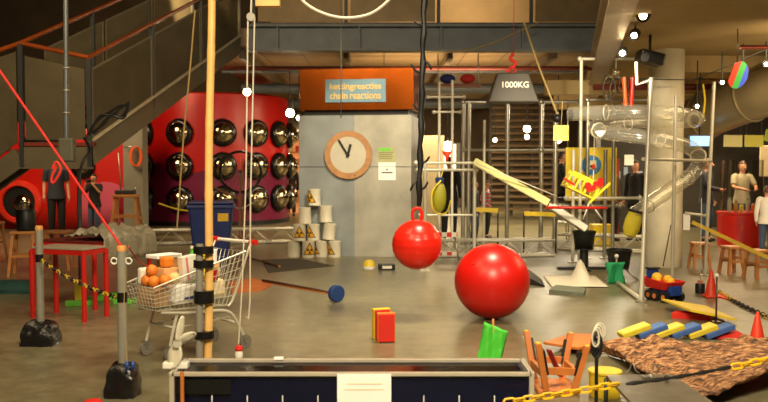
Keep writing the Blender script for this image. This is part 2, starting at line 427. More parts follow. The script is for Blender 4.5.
lz = P(22,43,11.75).z-Lf.z
# far side of the flight
E2 = Lf+UP*T_END; 
panel_run(Lf+UP*.5, E2, .0, 1.12, 3, mat('inner panel lit tone', (120,108,80), .5, .2, .12, 2))  # inner side painted paler than the outer panels, as if lit
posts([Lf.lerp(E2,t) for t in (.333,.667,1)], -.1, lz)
rail([Lf+Vector((0,0,lz)), E2+Vector((0,0,lz))])
# landing: front guard, floor, fascia, lower flight going down
rail([Lf+Vector((0,0,lz)), C+zr])
posts([Lf], -.34, lz)
a, b = Lf+Vector((.06,-.01,0)), C+Vector((-.06,-.01,0))
W(RC_).add([a+Vector((0,0,.03)), b+Vector((0,0,.03)), b+Vector((0,0,1.0)), a+Vector((0,0,1.18)), a+Vector((0,.016,.03)), b+Vector((0,.016,.03)), b+Vector((0,.016,1.0)), a+Vector((0,.016,1.18))],
    [(0,1,2,3),(7,6,5,4),(0,4,5,1),(1,5,6,2),(2,6,7,3),(3,7,4,0)]).build('mesh_panel', mesh_m, st)
W(RC_).box((Lf.x*.5+C.x*.5,12.3,Lf.z-.03),(abs(C.x-Lf.x)+.1,1.1,.05)).build('landing_floor', tread_m, st)
W(RC_).box((Lf.x*.5+C.x*.5,11.76,Lf.z-.22),(abs(C.x-Lf.x)+.06,.05,.30)).build('landing_fascia', MC['grey steel stringer'], st)
DN = Vector((-1,0,-.78)); D0 = Lf+Vector((-.02,0,0)); D1 = D0+DN*(D0.z/.78*.98)
W(RC_).bar(D0+Vector((0,0,-.2)), D1+Vector((0,0,-.02)), .05, .26).build('stringer', MC['grey steel stringer'], st)
W(RC_).bar(D0+Vector((0,.34,-.2)), D1+Vector((0,.34,-.02)), .05, .26).build('stringer', MC['grey steel stringer'], st)
for k in range(10):
    p = D0.lerp(D1, (k+.6)/10.2)+Vector((0,.17,0)); W(RC_).box(p, (.3,.32,.04)).build('tread', tread_m, st)
Dm = P(0,50,11.75); dirr = (Dm-(Lf+Vector((0,0,lz))))
rail([Lf+Vector((0,0,lz)), Lf+Vector((0,0,lz))+dirr*3.2])
p0 = Lf+Vector((-.06,-.01,0)); p1 = D0.lerp(D1,.3)
W(RC_).add([p0+Vector((0,0,.0)), p1, Vector((p1.x,p1.y,Lf.z+lz-.35)), p0+Vector((0,0,lz-.12)), p0+Vector((0,.016,.0)), p1+Vector((0,.016,0)), Vector((p1.x,p1.y+.016,Lf.z+lz-.35)), p0+Vector((0,.016,lz-.12))],
    [(0,1,2,3),(7,6,5,4),(0,4,5,1),(1,5,6,2),(2,6,7,3),(3,7,4,0)]).build('mesh_panel', mesh_m, st)
# support legs down to the floor (behind the landing)
p = P(79.5,200,11.82)
W(RC_).tube([(p.x,p.y,0),(p.x,p.y,C.z-.05)],.03,10).build('support_leg', dark_steel, st)
# ================================================================== CENTRE OF THE STAGE
# ---- the clock cabinet, turned a little
a8 = R(-8)
Kc = Vector((.50-2.06/2*math.cos(a8), 15.1+2.06/2*math.sin(-a8), 0))   # middle of the front face
sheet = mat('scuffed zinc sheet', (182,179,165), .32, .35, .26, 1.6, .05, 8)
t = thing('clock_cabinet', 'tall zinc clad cabinet with copper top box and pale blue name panel', 'cabinet', Kc, a8)
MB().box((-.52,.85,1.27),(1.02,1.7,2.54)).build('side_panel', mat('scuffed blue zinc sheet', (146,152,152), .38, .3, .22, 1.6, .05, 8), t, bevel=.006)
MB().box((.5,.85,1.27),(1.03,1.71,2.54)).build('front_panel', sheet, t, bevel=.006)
MB().box((0,.86,2.585),(1.9,1.55,.10)).build('shadow_gap', black, t)
copper = mat('polished copper', (168,84,26), .22, 1.0, .25, 1.2)
MB().box((.03,.84,3.0),(2.06,1.76,.74)).build('copper_box', copper, t, bevel=.008)
sgn = MB().box((.02,-.055,2.97),(1.09,.03,.41)).build('name_panel', mat('pale blue sign', (116,150,166), .5), t, bevel=.004)
letter = mat('sand yellow letters', (222,190,120), .6, 0, .03)
text('kettingreacties', .2, letter, sgn, Matrix.Translation((.02,-.075,3.045)) @ FRONT, .93, .15, bold=.005)
text('chain', .2, letter, sgn, Matrix.Translation((-.28,-.075,2.88)) @ FRONT, .32, .125, bold=.005); text('reactions', .2, letter, sgn, Matrix.Translation((.20,-.075,2.88)) @ FRONT, .56, .125, bold=.005)
# long scratch seams
MB().box((0,-.008,1.62),(2.04,.012,.012)).build('seam', mat('seam line', (110,110,104), .5, .4), t)
def cab(x, z, y=0): return (Matrix.Translation(Kc) @ Matrix.Rotation(a8,4,'Z')) @ Vector((x,y,z))
# clock
ck = thing('wall_clock', 'round clock with wooden ring and pale face on the zinc cabinet', 'clock', cab(-.11,1.83,-.01), a8)
M = FRONT
FM = Matrix.Rotation(PI/2,4,'X')
MB().lathe([(.325,.04),(.325,.065),(.43,.065),(.43,.04)], 48, FM, caps=False).build('ring', mat('birch plywood ring', (178,130,84), .45, 0, .15, 9), ck)
MB().lathe([(.0,.06),(.326,.06),(.326,.03)], 48, FM, caps=False).build('face', mat('clock face', (226,220,198), .2, .3, .05), ck)
MB().cyl((0,.0,0),(0,-.045,0),.1,None,16).build('mount', black, ck)
mb = MB(); mb.bar((.01,-.085,-.03),(-.17,-.085,.27),.035,.01,(0,1,0)); mb.build('minute_hand', black, ck)
mb = MB(); mb.bar((-.01,-.092,-.04),(.05,-.092,.19),.045,.01,(0,1,0)); mb.build('hour_hand', black, ck)
MB().cyl((0,-.06,0),(0,-.1,0),.03,None,14).build('hub', black, ck)
for k in range(4):
    an = R(20+90*k); MB().cyl((.37*math.cos(an),-.068,.37*math.sin(an)),(.37*math.cos(an),-.08,.37*math.sin(an)),.014,None,10).build('screw', steel, ck)
# poster
po = thing('wall_poster', 'small white notice with green heading taped on the zinc cabinet', 'poster', cab(.58,1.38,-.012), a8)
MB().box((0,0,.29),(.31,.004,.58)).build('sheet', paper, po)
MB().box((0,-.003,.45),(.31,.004,.26)).build('printed_panel', mat('olive print', (176,176,128), .8), po)
MB().box((-.04,-.006,.545),(.2,.004,.05)).build('heading', mat('bright green print', (110,206,70), .8), po)
for k in range(4): MB().box((-.02,-.006,.49-.035*k),(.26-.03*(k%2),.003,.012)).build('print_line', mat('grey print', (120,112,80), .8), po)
MB().box((0,-.004,.135),(.2,.003,.022)).build('print_line', mat('dark print', (70,64,56), .8), po)
MB().box((0,-.004,.19),(.03,.003,.025)).build('print_mark', MC['dark print'], po)
# ---- white drums in a pyramid
can_m = mat('white painted tin', (208,200,176), .5, 0, .1, 7, .1, 14)
haz_y = mat('warning yellow', (224,164,24), .6, 0, .05)
haz_k = mat('warning black', (24,18,14), .6, 0, .03)
def wrap(mb, tri, r, ang, zc, lift):
    n = 5
    a, b, c = [Vector(p) for p in tri]; vs = []; idx = {}
    for i in range(n+1):
        for j in range(n+1-i):
            q = a+(b-a)*(i/n)+(c-a)*(j/n); th = ang+q.x/r
            idx[i,j] = len(vs); vs.append(((r+lift)*math.sin(th), -(r+lift)*math.cos(th), zc+q.y))
    fs = []
    for i in range(n):
        for j in range(n-i):
            fs.append((idx[i,j],idx[i+1,j],idx[i,j+1]))
            if i+j < n-1: fs.append((idx[i+1,j],idx[i+1,j+1],idx[i,j+1]))
    mb.add(vs, fs, True)
def hazard(parent, r, ang, zc, s):
    def T(k): return [(-s*k,-s*.577*k),(s*k,-s*.577*k),(0,s*1.155*k)]
    mb = MB(); wrap(mb, T(1), r, ang, zc, .0015); h = mb.build('hazard_label', haz_k, parent)
    mb = MB(); wrap(mb, T(.82), r, ang, zc, .003); mb.build('label_field', haz_y, h)
    mb = MB()
    for k in range(3):
        q0 = R(90+120*k)+PI
        for e in range(4):
            u0 = q0-R(30)+R(15)*e; u1 = u0+R(15); ri, ro = s*.13, s*.42
            p = [(ri*math.cos(u0),ri*math.sin(u0)),(ro*math.cos(u0),ro*math.sin(u0)),(ro*math.cos(u1),ro*math.sin(u1)),(ri*math.cos(u1),ri*math.sin(u1))]
            wrap(mb, (p[0],p[1],p[2]), r, ang, zc, .0045); wrap(mb, (p[0],p[2],p[3]), r, ang, zc, .0045)
    for k in range(8):
        wrap(mb, ((0,0),(s*.09*math.cos(PI*k/4),s*.09*math.sin(PI*k/4)),(s*.09*math.cos(PI*(k+1)/4),s*.09*math.sin(PI*(k+1)/4))), r, ang, zc, .0045)
    mb.build('trefoil_mark', haz_k, h)
CD = 15.25; CR = .115; CH = .295
px2x = lambda px, d: (px-384)*d/F
cans = [ # px, level, y, yaw, hazard, label
 (294,0,15.25,0,None,'plain white tin in the bottom row at the end away from the poster'),
 (308.5,0,15.16,.1,(.25,.105),'bottom row white tin with a whole yellow hazard triangle'),
 (321.5,0,15.24,-.1,(-1.15,.095),'bottom row white tin with hazard triangle wrapping round its edge'),
 (334.5,0,15.2,.2,(-.95,.10),'bottom row white tin next to the poster end with cut hazard triangle'),
 (299.5,1,15.2,0,(.1,.10),'second row white tin with a whole yellow hazard triangle'),
 (313.5,1,15.24,-.2,(-.55,.10),'second row white tin with hazard triangle turned to its edge'),
 (329.5,1,15.22,.4,None,'tilted plain white tin in the second row from the floor'),
 (305,2,15.22,0,None,'plain white tin in the third row nearer the red drum'),
 (326,2,15.24,.3,None,'plain creamy white tin in the third row nearer the poster'),
 (314.5,3,15.22,0,(-.75,.105),'topmost white tin of the pyramid with half hazard triangle'),
]
for px, lv, y, yaw, hz, lab in cans:
    loc = (px2x(px,y), y-.05, lv*(CH+.004)+(.03 if px in (326, 314.5) else 0))
    c = thing('paint_tin', lab, 'tin', loc, yaw*.3, 'white tins stacked as a pyramid')
    if 'tilted' in lab: c.rotation_euler = (0, R(7), 0); c.location.x -= .02; c.location.z += .018
    MB().lathe([(CR-.004,0),(CR,.006),(CR,.02),(CR-.004,.03),(CR-.004,CH-.03),(CR,CH-.02),(CR,CH-.004),(CR-.012,CH)], 32).build('body', can_m, c)
    MB().lathe([(CR-.022,CH-.001),(CR-.02,CH+.003),(0,CH+.003)], 28, caps=False).build('lid', can_m, c)
    if hz: hazard(c, CR, hz[0], .13, hz[1]*1.22)
# ---- things on the floor before the cabinet
t = thing('signal_dome', 'small yellow and white dome lying by the foot of the cabinet', 'dome', G(369,269))
MB().lathe([(.10,0),(.105,.02),(.10,.05)], 24).build('base', white, t)
MB().lathe([(.10,.05),(.09,.1),(.06,.14),(0,.155)], 24, caps=False).build('dome', yellow, t)
t = thing('counter_box', 'flat black box with white display near the yellow dome', 'box', G(386.5,269.5), .1)
MB().box((0,0,.045),(.26,.16,.09)).build('case', black, t, bevel=.01)
MB().box((.0,-.083,.045),(.15,.006,.045)).build('display', white, t)
# ---- balls
def ball(nm, label, cat, c, r, m, grp=None, ears=False):
    t = thing(nm, label, cat, (c[0],c[1],c[2]-r), 0)
    mb = MB()
    N_, K = 64, 40; prof = []
    for i in range(K+1):
        th = PI*i/K; q = r*(1+(.006*math.cos(24*th) if .25*PI < th < .75*PI and ears else 0))
        prof.append((q*math.sin(th), r-q*math.cos(th)))
    mb.lathe(prof, N_); mb.build('ball_skin', m, t)
    return t
bp = G(492,318.5); t = ball('exercise_ball', 'large glossy red ball resting on the concrete floor', 'ball', (bp.x,9.1,.403), .403, red_rubber)
MB().lathe([(.02,.0),(.016,.012),(0,.014)], 12, Matrix.Translation((-.22,-.25,.62)) @ rot_to((-.22,-.25,.22)), caps=False).build('valve_plug', red_rubber, t)
hc = P(417,244.5,9.0); HR = .265
t = ball('hanging_hopper_ball', 'coral red space hopper ball hanging by its loop from a dark strap', 'ball', hc, HR, coral_rubber, ears=True)
mb = MB(Matrix.Translation((0,0,2*HR)))
mb.tube(smooth_path([(-.04,0,-.02),(-.05,0,.05),(-.04,0,.10),(0,0,.125),(.04,0,.10),(.05,0,.05),(.04,0,-.02)],5), .018, 10); mb.build('loop_handle', coral_rubber, t)
# strap with knots
top = P(426,-60,9.0); bot = hc+Vector((.02,0,HR+.145))
t = thing('hanging_strap', 'dark webbing strap with knotted ends holding the hopper ball', 'strap', bot)
mb = W(bot); n = 26
mb.tube([bot.lerp(top,i/n)+Vector((.007*math.sin(i*1.9),.008*math.cos(i*1.3),0)) for i in range(n+1)], [.024+.007*((i*7)%3) for i in range(n+1)], 8); mb.build('webbing', black, t)
for k, (f, dx, dz) in enumerate(((.06,.09,.09),(.10,-.1,-.12),(.16,.1,.08),(.36,-.09,.07),(.5,-.12,.1),(.55,.09,-.1),(.68,-.1,.05),(.78,.08,.12))):
    p = bot.lerp(top, f); W(bot).tube(smooth_path([p,p+Vector((dx*.6,-.03,dz*.3)),p+Vector((dx,-.02,dz))],4), [.012]*8+[.006], 6).build('tied_end', black, t)
# ---- 1000KG weight
wl = P(512,103,13.0)
t = thing('hanging_weight', 'dark grey trapezoid weight marked 1000KG hanging above the stage', 'weight', wl)
mb = MB(); w0, w1, d0, d1, h = .385,.235,.2,.12,.45
vs = [(-w0,-d0,0),(w0,-d0,0),(w0,d0,0),(-w0,d0,0),(-w1,-d1,h),(w1,-d1,h),(w1,d1,h),(-w1,d1,h)]
mb.add(vs,[(0,3,2,1),(4,5,6,7),(0,1,5,4),(1,2,6,5),(2,3,7,6),(3,0,4,7)]); mb.build('body', mat('dark grey weight', (62,57,48), .5, .1, .12, 4), t, bevel=.02)
slope = math.atan2(d0-d1, h)
text('1000KG', .1, white, t, Matrix.Translation((.02,-.2+.26*(d0-d1)/h-.004,.26)) @ Matrix.Rotation(PI/2-slope,4,'X'), .40, .095, bold=.002)
MB().torus((0,0,h+.05), .05, .014, (0,1,0), 18, 8).build('eye_bolt', red_paint, t)
mb = MB(); mb.tube(smooth_path([(.0,0,h+.08),(.05,0,h+.16),(-.03,0,h+.22),(.02,0,h+.3)],5), .025, 8); mb.tube(smooth_path([(-.02,-.02,h+.10),(-.09,-.02,h+.02),(-.04,-.02,h+.06)],5), .012, 6); mb.build('red_tie', red_rope_m, t)
MB().tube([(.02,0,h+.3),(.02,.0,3.2)], .005, 6).build('red_line', red_rope_m, t)
# ---- dominoes standing mid floor
def slab(loc, rz, w, d, h, m, edge, label, grp=None):
    t = thing('foam_domino', label, 'domino', loc, rz, grp)
    MB().box((0,0,h/2),(w*.9,d,h*.94)).build('core', m, t, bevel=.006)
    MB().box((0,0,h/2),(w,d*.72,h)).build('edge_band', edge, t, bevel=.004)
    return t
g0 = G(386,343); slab(g0+Vector((.0,.05,0)), .12, .165, .1, .275, red_foam, mat('orange edge', (214,120,40), .7), 'red foam block with orange edging standing mid floor, the front one of a pair')
slab(g0+Vector((-.045,.20,0)), .35, .17, .09, .29, red_foam, yellow_foam, 'red foam block with yellow edges standing behind the front red block')
# ---- mallet on the floor
h0 = G(336,303)
t = thing('croquet_mallet', 'long wooden mallet with blue disc head lying on the floor', 'mallet', (h0.x,h0.y,0))
ax = (G(262,287)-h0); ax.z = 0; ax.normalize(); hz = .105
c0 = Vector((0,.06,hz)); 
MB().cyl(c0-ax*.04, c0+ax*.04, hz-.002, None, 28).build('head', mat('blue lacquer', (34,62,118), .45), t, bevel=.012)
MB().tube([c0+ax*.03, c0+ax*1.72+Vector((0,0,-.02))], .017, 8).build('handle', mat('dark brown wood', (70,42,24), .4), t)
MB().tube([c0+ax*.08+Vector((-.0,-.012,-.02)), c0+ax*1.7+Vector((-.0,-.012,-.04))], .010, 6).build('handle_edge', orange_wood, t)
t = solo('plywood_board', 'thin orange plywood board lying on the floor behind the trolley', 'board', MB().prism([tuple(G(*q).xy) for q in ((228,283),(254,279),(272,286),(262,291),(232,293))], .0, .02), mat('orange plywood', (176,96,40), .5, 0, .15, 4))
t = solo('dark_floor_patch', 'flat dark grey patch on the floor before the tins', 'mat', MB().prism([tuple(G(*q).xy) for q in ((262,260),(300,259),(334,266),(268,273))], 0, .008), mat('dark patch grey', (70,62,50), .8))  # thin dark shape laid flat on the floor
a, b = G(247,259), G(279,268)
t = thing('wooden_stick', 'brown stick with pale tip lying on the floor near the blue bin', 'stick', a)
MB().tube([Vector((0,0,.03)), b-a+Vector((0,0,.03))], .017, 8).build('shaft', MC['dark brown wood'], t)
MB().tube([(b-a)*1.0+Vector((0,0,.03)), (b-a)*1.02+Vector((0,0,.03))], .019, 8).build('tip', orange_wood, t)
# ---- blue bin
t = thing('wheelie_bin', 'blue plastic wheeled bin with yellow sticker before the red drum', 'bin', G(212,264), .15)
bin_m = mat('blue bin plastic', (24,42,104), .42, 0, .08)
mb = MB(); w0,d0,w1,d1,h = .27,.28,.36,.36,.98
vs = [(-w0,-d0,.06),(w0,-d0,.06),(w0,d0,.06),(-w0,d0,.06),(-w1,-d1,h),(w1,-d1,h),(w1,d1,h),(-w1,d1,h)]
mb.add(vs,[(0,3,2,1),(4,5,6,7),(0,1,5,4),(1,2,6,5),(2,3,7,6),(3,0,4,7)]); mb.build('body', bin_m, t, bevel=.03)
MB().box((0,0,.97),(.77,.77,.06)).build('rim', bin_m, t, bevel=.015)
MB().box((0,.02,1.03),(.72,.72,.05)).build('lid', bin_m, t, bevel=.02)
for s in (-1,1): MB().cyl((s*.2,.3,.08),(s*.26,.3,.08),.08,None,18).build('wheel', black, t)
MB().box((.2,-.345,.80),(.17,.012,.13)).build('sticker', mat('yellow sticker', (224,180,40), .6), t)
# yellow bent stick beside the bin
q = [P(159,203.5,15.5), P(176,209,15.2), P(189,211,15)]
t = solo('hanging_yellow_stick', 'thin curved yellow stick pointing at the blue bin', 'stick', MB().tube(smooth_path(q,4), .016, 8), yellow)
# ---- bicycle wheel
wc = P(240.5,172,19.0)
t = thing('bicycle_wheel', 'black bicycle wheel on a brown fork before the red drum', 'wheel', (wc.x,wc.y,0))
mb = W((wc.x,wc.y,0)); mb.torus(wc, .455, .03, (.05,-1,0), 48, 8); mb.build('tyre', rim_m, t)
mb = W((wc.x,wc.y,0))
for k in range(16):
    an = 2*PI*k/16; mb.tube([wc, wc+Vector((.43*math.cos(an),0,.43*math.sin(an)))], .003, 4)
mb.build('spokes', wire_m, t)
MB(Matrix.Translation((0,0,wc.z))).cyl((0,-.06,0),(0,.06,0),.04,None,12).build('hub', black, t)
br = mat('brown frame', (112,74,44), .5)
for s in (-1,1): MB().tube([(0,s*.06,wc.z),(0,s*.06,wc.z-.55),(0,s*.2,.02)], .022, 8).build('fork_leg', br, t)
MB().tube([(-.75,0,wc.z-.25),(-.45,0,wc.z-.42),(0,0,wc.z-.62)], .025, 8).build('frame_tube', br, t)
MB().tube(smooth_path([(-.2,0,wc.z-.75),(0,0,wc.z-.82),(.25,0,wc.z-.7),(.33,0,wc.z-.68)],4), .018, 8).build('crank', steel, t)
MB().box((0,0,.02),(.5,.5,.04)).build('foot', br, t)
# ---- floor trusses
def truss(label, a, b, hgt=.3, dep=.3):
    a = Vector(a); b = Vector(b); L = (b-a).length; u = (b-a).normalized(); v = Vector((-u.y,u.x,0))
    t = thing('lighting_truss', label, 'truss', a, 0, 'aluminium trusses along the floor')
    ch = [v*0+Vector((0,0,.025)), v*dep+Vector((0,0,.025)), Vector((0,0,hgt)), v*dep+Vector((0,0,hgt))]
    for c in ch: MB().tube([c, c+u*L], .024, 8).build('chord', pale_steel, t)
    mb = MB(); n = max(2, int(L/.28))
    for (c0, c1) in ((ch[0],ch[2]),(ch[1],ch[3]),(ch[2],ch[3])):
        for k in range(n):
            p, q = (c0, c1) if k % 2 == 0 else (c1, c0)
            mb.tube([p+u*(L*k/n), q+u*(L*(k+1)/n)], .009, 5)
    mb.build('lattice', pale_steel, t)
    return t
truss('aluminium truss lying along the floor behind the blue bin', G(128,246), G(296,243))
truss('aluminium truss lying along the floor behind the big red ball', G(428,258), G(555,257))
truss('aluminium truss lying along the floor behind the black buckets', G(558,250), G(652,254))
# ================================================================== THE NEAR SIDE
# ---- long tank
TL, TR, TY0, TY1, TZ = px2x(170,5.25), px2x(533,5.25), 5.25, 5.62, .36
t = thing('water_tank', 'long low tank with dark blue sides and clear rim along the front of the stage', 'tank', ((TL+TR)/2,(TY0+TY1)/2,0))
hw = (TR-TL)/2; hd = (TY1-TY0)/2
navy = mat('navy blue panel', (20,24,62), .35, 0, .1, 3)
clr = clear('clear acrylic', (225,228,232), .04, .1, .012)
rimm = mat('milky acrylic rim', (176,166,146), .25, 0, .08, 9)
MB().box((0,-hd+.02,.17),(2*hw-.03,.02,.33)).build('front_panel', navy, t)
MB().box((0,hd-.02,.17),(2*hw-.03,.02,.33)).build('back_panel', navy, t)
for s in (-1,1): MB().box((s*(hw-.03),0,.17),(.02,2*hd-.06,.33)).build('end_panel', navy, t)
MB().box((0,0,.02),(2*hw-.06,2*hd-.06,.03)).build('bottom', navy, t)
MB().box((0,0,.335),(2*hw-.1,2*hd-.08,.006)).build('water_surface', clear('still water', (110,116,150), .1, .12, .03), t)
for s in (-1,1):
    MB().box((0,s*hd,TZ-.012),(2*hw,.035,.024)).build('long_rim', rimm, t, bevel=.004)
    MB().box((s*hw,0,TZ-.012),(.035,2*hd+.035,.024)).build('short_rim', rimm, t, bevel=.004)
    MB().box((s*(hw-.0),-hd-.006,TZ/2),(.03,.02,TZ-.03)).build('corner_strip', rimm, t, bevel=.003)
MB().box((0,-hd-.004,.17),(2*hw,.008,.33)).build('clear_front', clr, t)
for k in range(9): MB().box((-hw+.25+k*.22,-hd-.01,.19),(.006,.005,.05)).build('scale_mark', paper, t)
MB().box((-hw+.62,hd,TZ+.002),(.06,.05,.012)).build('white_tape', paper, t)
MB().box((-hw+.2,-hd-.012,.27),(.34,.006,.09)).build('dark_tape', black_tape, t)
# card
cx = px2x(364,5.22); t = thing('white_card', 'blank looking white card with two faint lines leaning on the tank front', 'card', (cx,TY0-.03,0.02))
MB().box((0,0,.168),(.335,.006,.336)).build('sheet', paper, t)
for k, w in enumerate((.22,.25)): MB().box((0,-.004,.275-.035*k),(w,.002,.008)).build('faint_line', mat('faint sand print', (234,220,186), .8), t)
# propeller fan standing on the end of the tank
fl = Vector((px2x(179,5.4), 5.36, TZ))
t = thing('propeller_fan', 'white three bladed propeller on a bracket at the end of the tank', 'propeller', fl)
hubz = P(179,344,5.3).z-TZ
MB().box((-.02,.0,.02),(.16,.07,.04)).build('clamp', white, t, bevel=.006)
MB().tube([(0,.03,.02),(0,.03,hubz)], .014, 8).build('bracket', steel, t)
MB().cyl((0,.06,hubz),(0,-.05,hubz),.028,None,18).build('hub', pale_steel, t)
MB().cyl((0,.14,hubz),(0,.05,hubz),.04,None,18).build('motor', mat('grey motor', (120,116,104), .4, .4), t)
for k, (an, L, wd) in enumerate(((-104,.15,.05),(80,.16,.02),(30,.115,.032))):
    an = R(an); u = Vector((math.cos(an),0,math.sin(an))); v = Vector((-math.sin(an),0,math.cos(an)))
    rows = []
    for i in range(9):
        f = i/8; w = wd*math.sin(PI*(.12+.86*f))**.6
        rows.append([Vector((0,-.03,hubz))+u*(.015+L*f)+v*(w*s)+Vector((0,-.025*s*(1-f*.5),0)) for s in (-1,-.3,.3,1)])
    MB().grid(rows).build('blade', mat('cream blade', (214,206,182), .4), t, solid=.006)
a = P(182,372,5.19); t = solo('wooden_dowel', 'thin orange dowel upright at the tank corner by the propeller', 'dowel', MB().tube([(a.x,5.19,0),(a.x,5.19,a.z)], .013, 10), orange_wood)
# ---- posts standing in wrapped blocks
def lump(mb, c, rx, ry, h, seed, n=30, k=14, pw=.55, sh=.35):
    rows = []
    for i in range(k+1):
        f = i/k; rr = math.sin(PI*(.5*(1-f)))**sh if f < 1 else 0
        row = []
        for j in range(n+1):
            an = 2*PI*(j%n)/n; nn = 1+.16*noise.noise(Vector((math.cos(an)*1.6+seed, math.sin(an)*1.6, f*3)))
            sq = 1/max(abs(math.cos(an)),abs(math.sin(an)))**pw
            row.append(Vector(c)+Vector((rx*rr*nn*sq*math.cos(an), ry*rr*nn*sq*math.sin(an), h*f*(1+.1*noise.noise(Vector((an,seed,1)))))))
        rows.append(row)
    mb.grid(rows)
def post(px, basey, topy, d, label, r, bl, tape=None):
    b = P(px, 200, d); b.z = 0
    t = thing('barrier_post', label, 'post', b)
    zt = P(px, topy, d).z
    mb = MB(); lump(mb, (0,0,0), bl[0], bl[1], bl[2], px, pw=.75, sh=.22); mb.build('wrapped_base', black_bag, t)
    MB().tube([(0,0,bl[2]*.6),(0,0,zt)], r, 16).build('pipe', grey_pipe, t)
    MB().lathe([(r*1.02,zt),(r*1.02,zt+.03),(r*.8,zt+.04),(0,zt+.04)], 16).build('cap', mat('sanded wood cap', (214,150,76), .5), t)
    if tape: 
        z = P(px, tape, d).z; MB().lathe([(r*1.06,z-.035),(r*1.06,z+.035)], 16).build('tape', black_tape, t)
    return t, zt
p1, z1 = post(38.5, 345, 230, 7.8, 'grey barrier post in a black bag base before the red table', .034, (.165,.15,.22), 258)
p2, z2 = post(121, 400, 251, 6.05, 'grey barrier post in a black wrapped block nearest the trolley', .034, (.12,.12,.24), 297)
for sx in (-1,1):
    MB().torus((sx*.052,-.01,z2-.07), .022, .006, (0,1,.2), 18, 6).build('eye_ring', white, p2)
# chain between the posts
def chain(mb, path, L, r, w):
    path = [Vector(p) for p in path]; acc = [0]
    for i in range(1,len(path)): acc.append(acc[-1]+(path[i]-path[i-1]).length)
    n = int(acc[-1]/L)
    def at(s):
        for i in range(1,len(path)):
            if s <= acc[i]: return path[i-1].lerp(path[i], (s-acc[i-1])/(acc[i]-acc[i-1]+1e-9))
        return path[-1]
    for k in range(n):
        a = at(k*L); b = at((k+1)*L); c = (a+b)/2; u = (b-a).normalized()
        s = u.cross(Vector((0,0,1))).normalized(); v = s.cross(u)
        if k % 2: s, v = (s+v).normalized(), (v-s).normalized()
        else: s, v = (s-v).normalized(), (v+s).normalized()
        hl = L*.5; pts = []
        for j in range(10):
            an = 2*PI*j/10; e = math.cos(an); pts.append(c+u*((hl*.55 if e > 0 else -hl*.55)+e*w)+s*(math.sin(an)*w))
        mb.tube(pts, r, 5, closed=True)
def stripe_mat(name, c1, c2, freq, axis=0):
    m = bpy.data.materials.new(name); m.use_nodes = True; nt = m.node_tree; N = nt.nodes; L = nt.links
    b = N['Principled BSDF']; b.inputs['Roughness'].default_value = .5
    tc = N.new('ShaderNodeTexCoord'); sp = N.new('ShaderNodeSeparateXYZ'); L.new(tc.outputs['Object'], sp.inputs[0])
    ml = N.new('ShaderNodeMath'); ml.operation = 'MULTIPLY'; ml.inputs[1].default_value = freq; L.new(sp.outputs[axis], ml.inputs[0])
    fr = N.new('ShaderNodeMath'); fr.operation = 'FRACT'; L.new(ml.outputs[0], fr.inputs[0])
    gt = N.new('ShaderNodeMath'); gt.operation = 'GREATER_THAN'; gt.inputs[1].default_value = .5; L.new(fr.outputs[0], gt.inputs[0])
    mx = N.new('ShaderNodeMix'); mx.data_type = 'RGBA'; mx.inputs['A'].default_value = rgb(c1); mx.inputs['B'].default_value = rgb(c2)
    L.new(gt.outputs[0], mx.inputs['Factor']); L.new(mx.outputs['Result'], b.inputs['Base Color']); return m
yb = stripe_mat('yellow and black links', (196,160,40), (24,22,18), 7)
q1 = P(39.5,258,7.76); q2 = P(120,297,6.08)
mb = MB(); chain(mb, arc(q1+Vector((.03,-.05,-.01)), q2+Vector((-.03,.04,-.01)), .035, 20), .05, .0055, .013)
solo('hanging_barrier_chain', 'yellow and black chain slung between the two grey posts', 'chain', mb, yb)
# blue clip and cord on the near post
t = thing('hanging_clip', 'blue plastic clip hanging low on the post beside the trolley', 'clip', P(130,370,5.9))
mb = MB(); 
for s in (-1,1): mb.tube([(s*.02,0,0),(s*.02,0,.06)], .012, 8)
mb.build('clip_body', mat('blue clip', (30,70,150), .4), t)
MB().tube([(-.02,0,.06),(-.035,0,.44),(-.03,0,.73)], .003, 5).build('cord', rope_tan, t)
# red rope down to the near post
ta = P(-70,-30,6.05); tb = P(121,246,6.05)
tm = ta.lerp(tb, .66)
t = thing('hanging_red_rope', 'taut red rope slanting down to the grey post nearest the trolley', 'rope', tb)
mb = W(tb); mb.tube([ta, tm, tb], .009, 8); mb.build('rope', red_rope_m, t)
kn = P(57,166,6.05); mb = W(tb); mb.tube(smooth_path([kn+Vector((0,-.01,0)), kn+Vector((-.035,-.01,-.08)), kn+Vector((-.03,-.01,-.12)), kn+Vector((.0,-.01,-.09)), kn+Vector((.03,-.01,-.02)), kn+Vector((0,-.01,.03)), kn+Vector((-.03,-.01,-.02))],5), .009, 6); mb.build('knot_loop', red_rope_m, t)
# ---- red table and low red table
def redtable(label, c0, L, Wd, H, rz, topm, leg=.028):
    t = thing('red_table', label, 'table', c0, rz)
    MB().box((L/2,Wd/2,H-.012),(L,Wd,.024)).build('table_top', topm, t, bevel=.004)
    for (p, q) in (((0,0),(L,0)),((L,0),(L,Wd)),((L,Wd),(0,Wd)),((0,Wd),(0,0))):
        MB().bar((p[0],p[1],H-.05),(q[0],q[1],H-.05),.04,.045).build('rail', red_paint, t)
    for x in (0,L):
        for y in (0,Wd): MB().tube([(x,y,0),(x,y,H-.04)], leg, 14).build('leg', red_paint, t)
    return t
lf = G(33,318); rf = G(84.5,322); dv = rf-lf
redtable('red framed table with grey top beside the grey post', lf, dv.length, .36, .775, math.atan2(dv.y,dv.x), mat('grey laminate', (150,142,122), .4, 0, .08, 5))
ra = math.atan2(.92,.38); c0 = Vector((-3.29,9.62,0))
redtable('red framed table with dark top half covered by grey plastic sheet', c0, .98, .86, .775, ra, mat('dark red mesh top', (92,30,24), .5, 0, .2, 20))
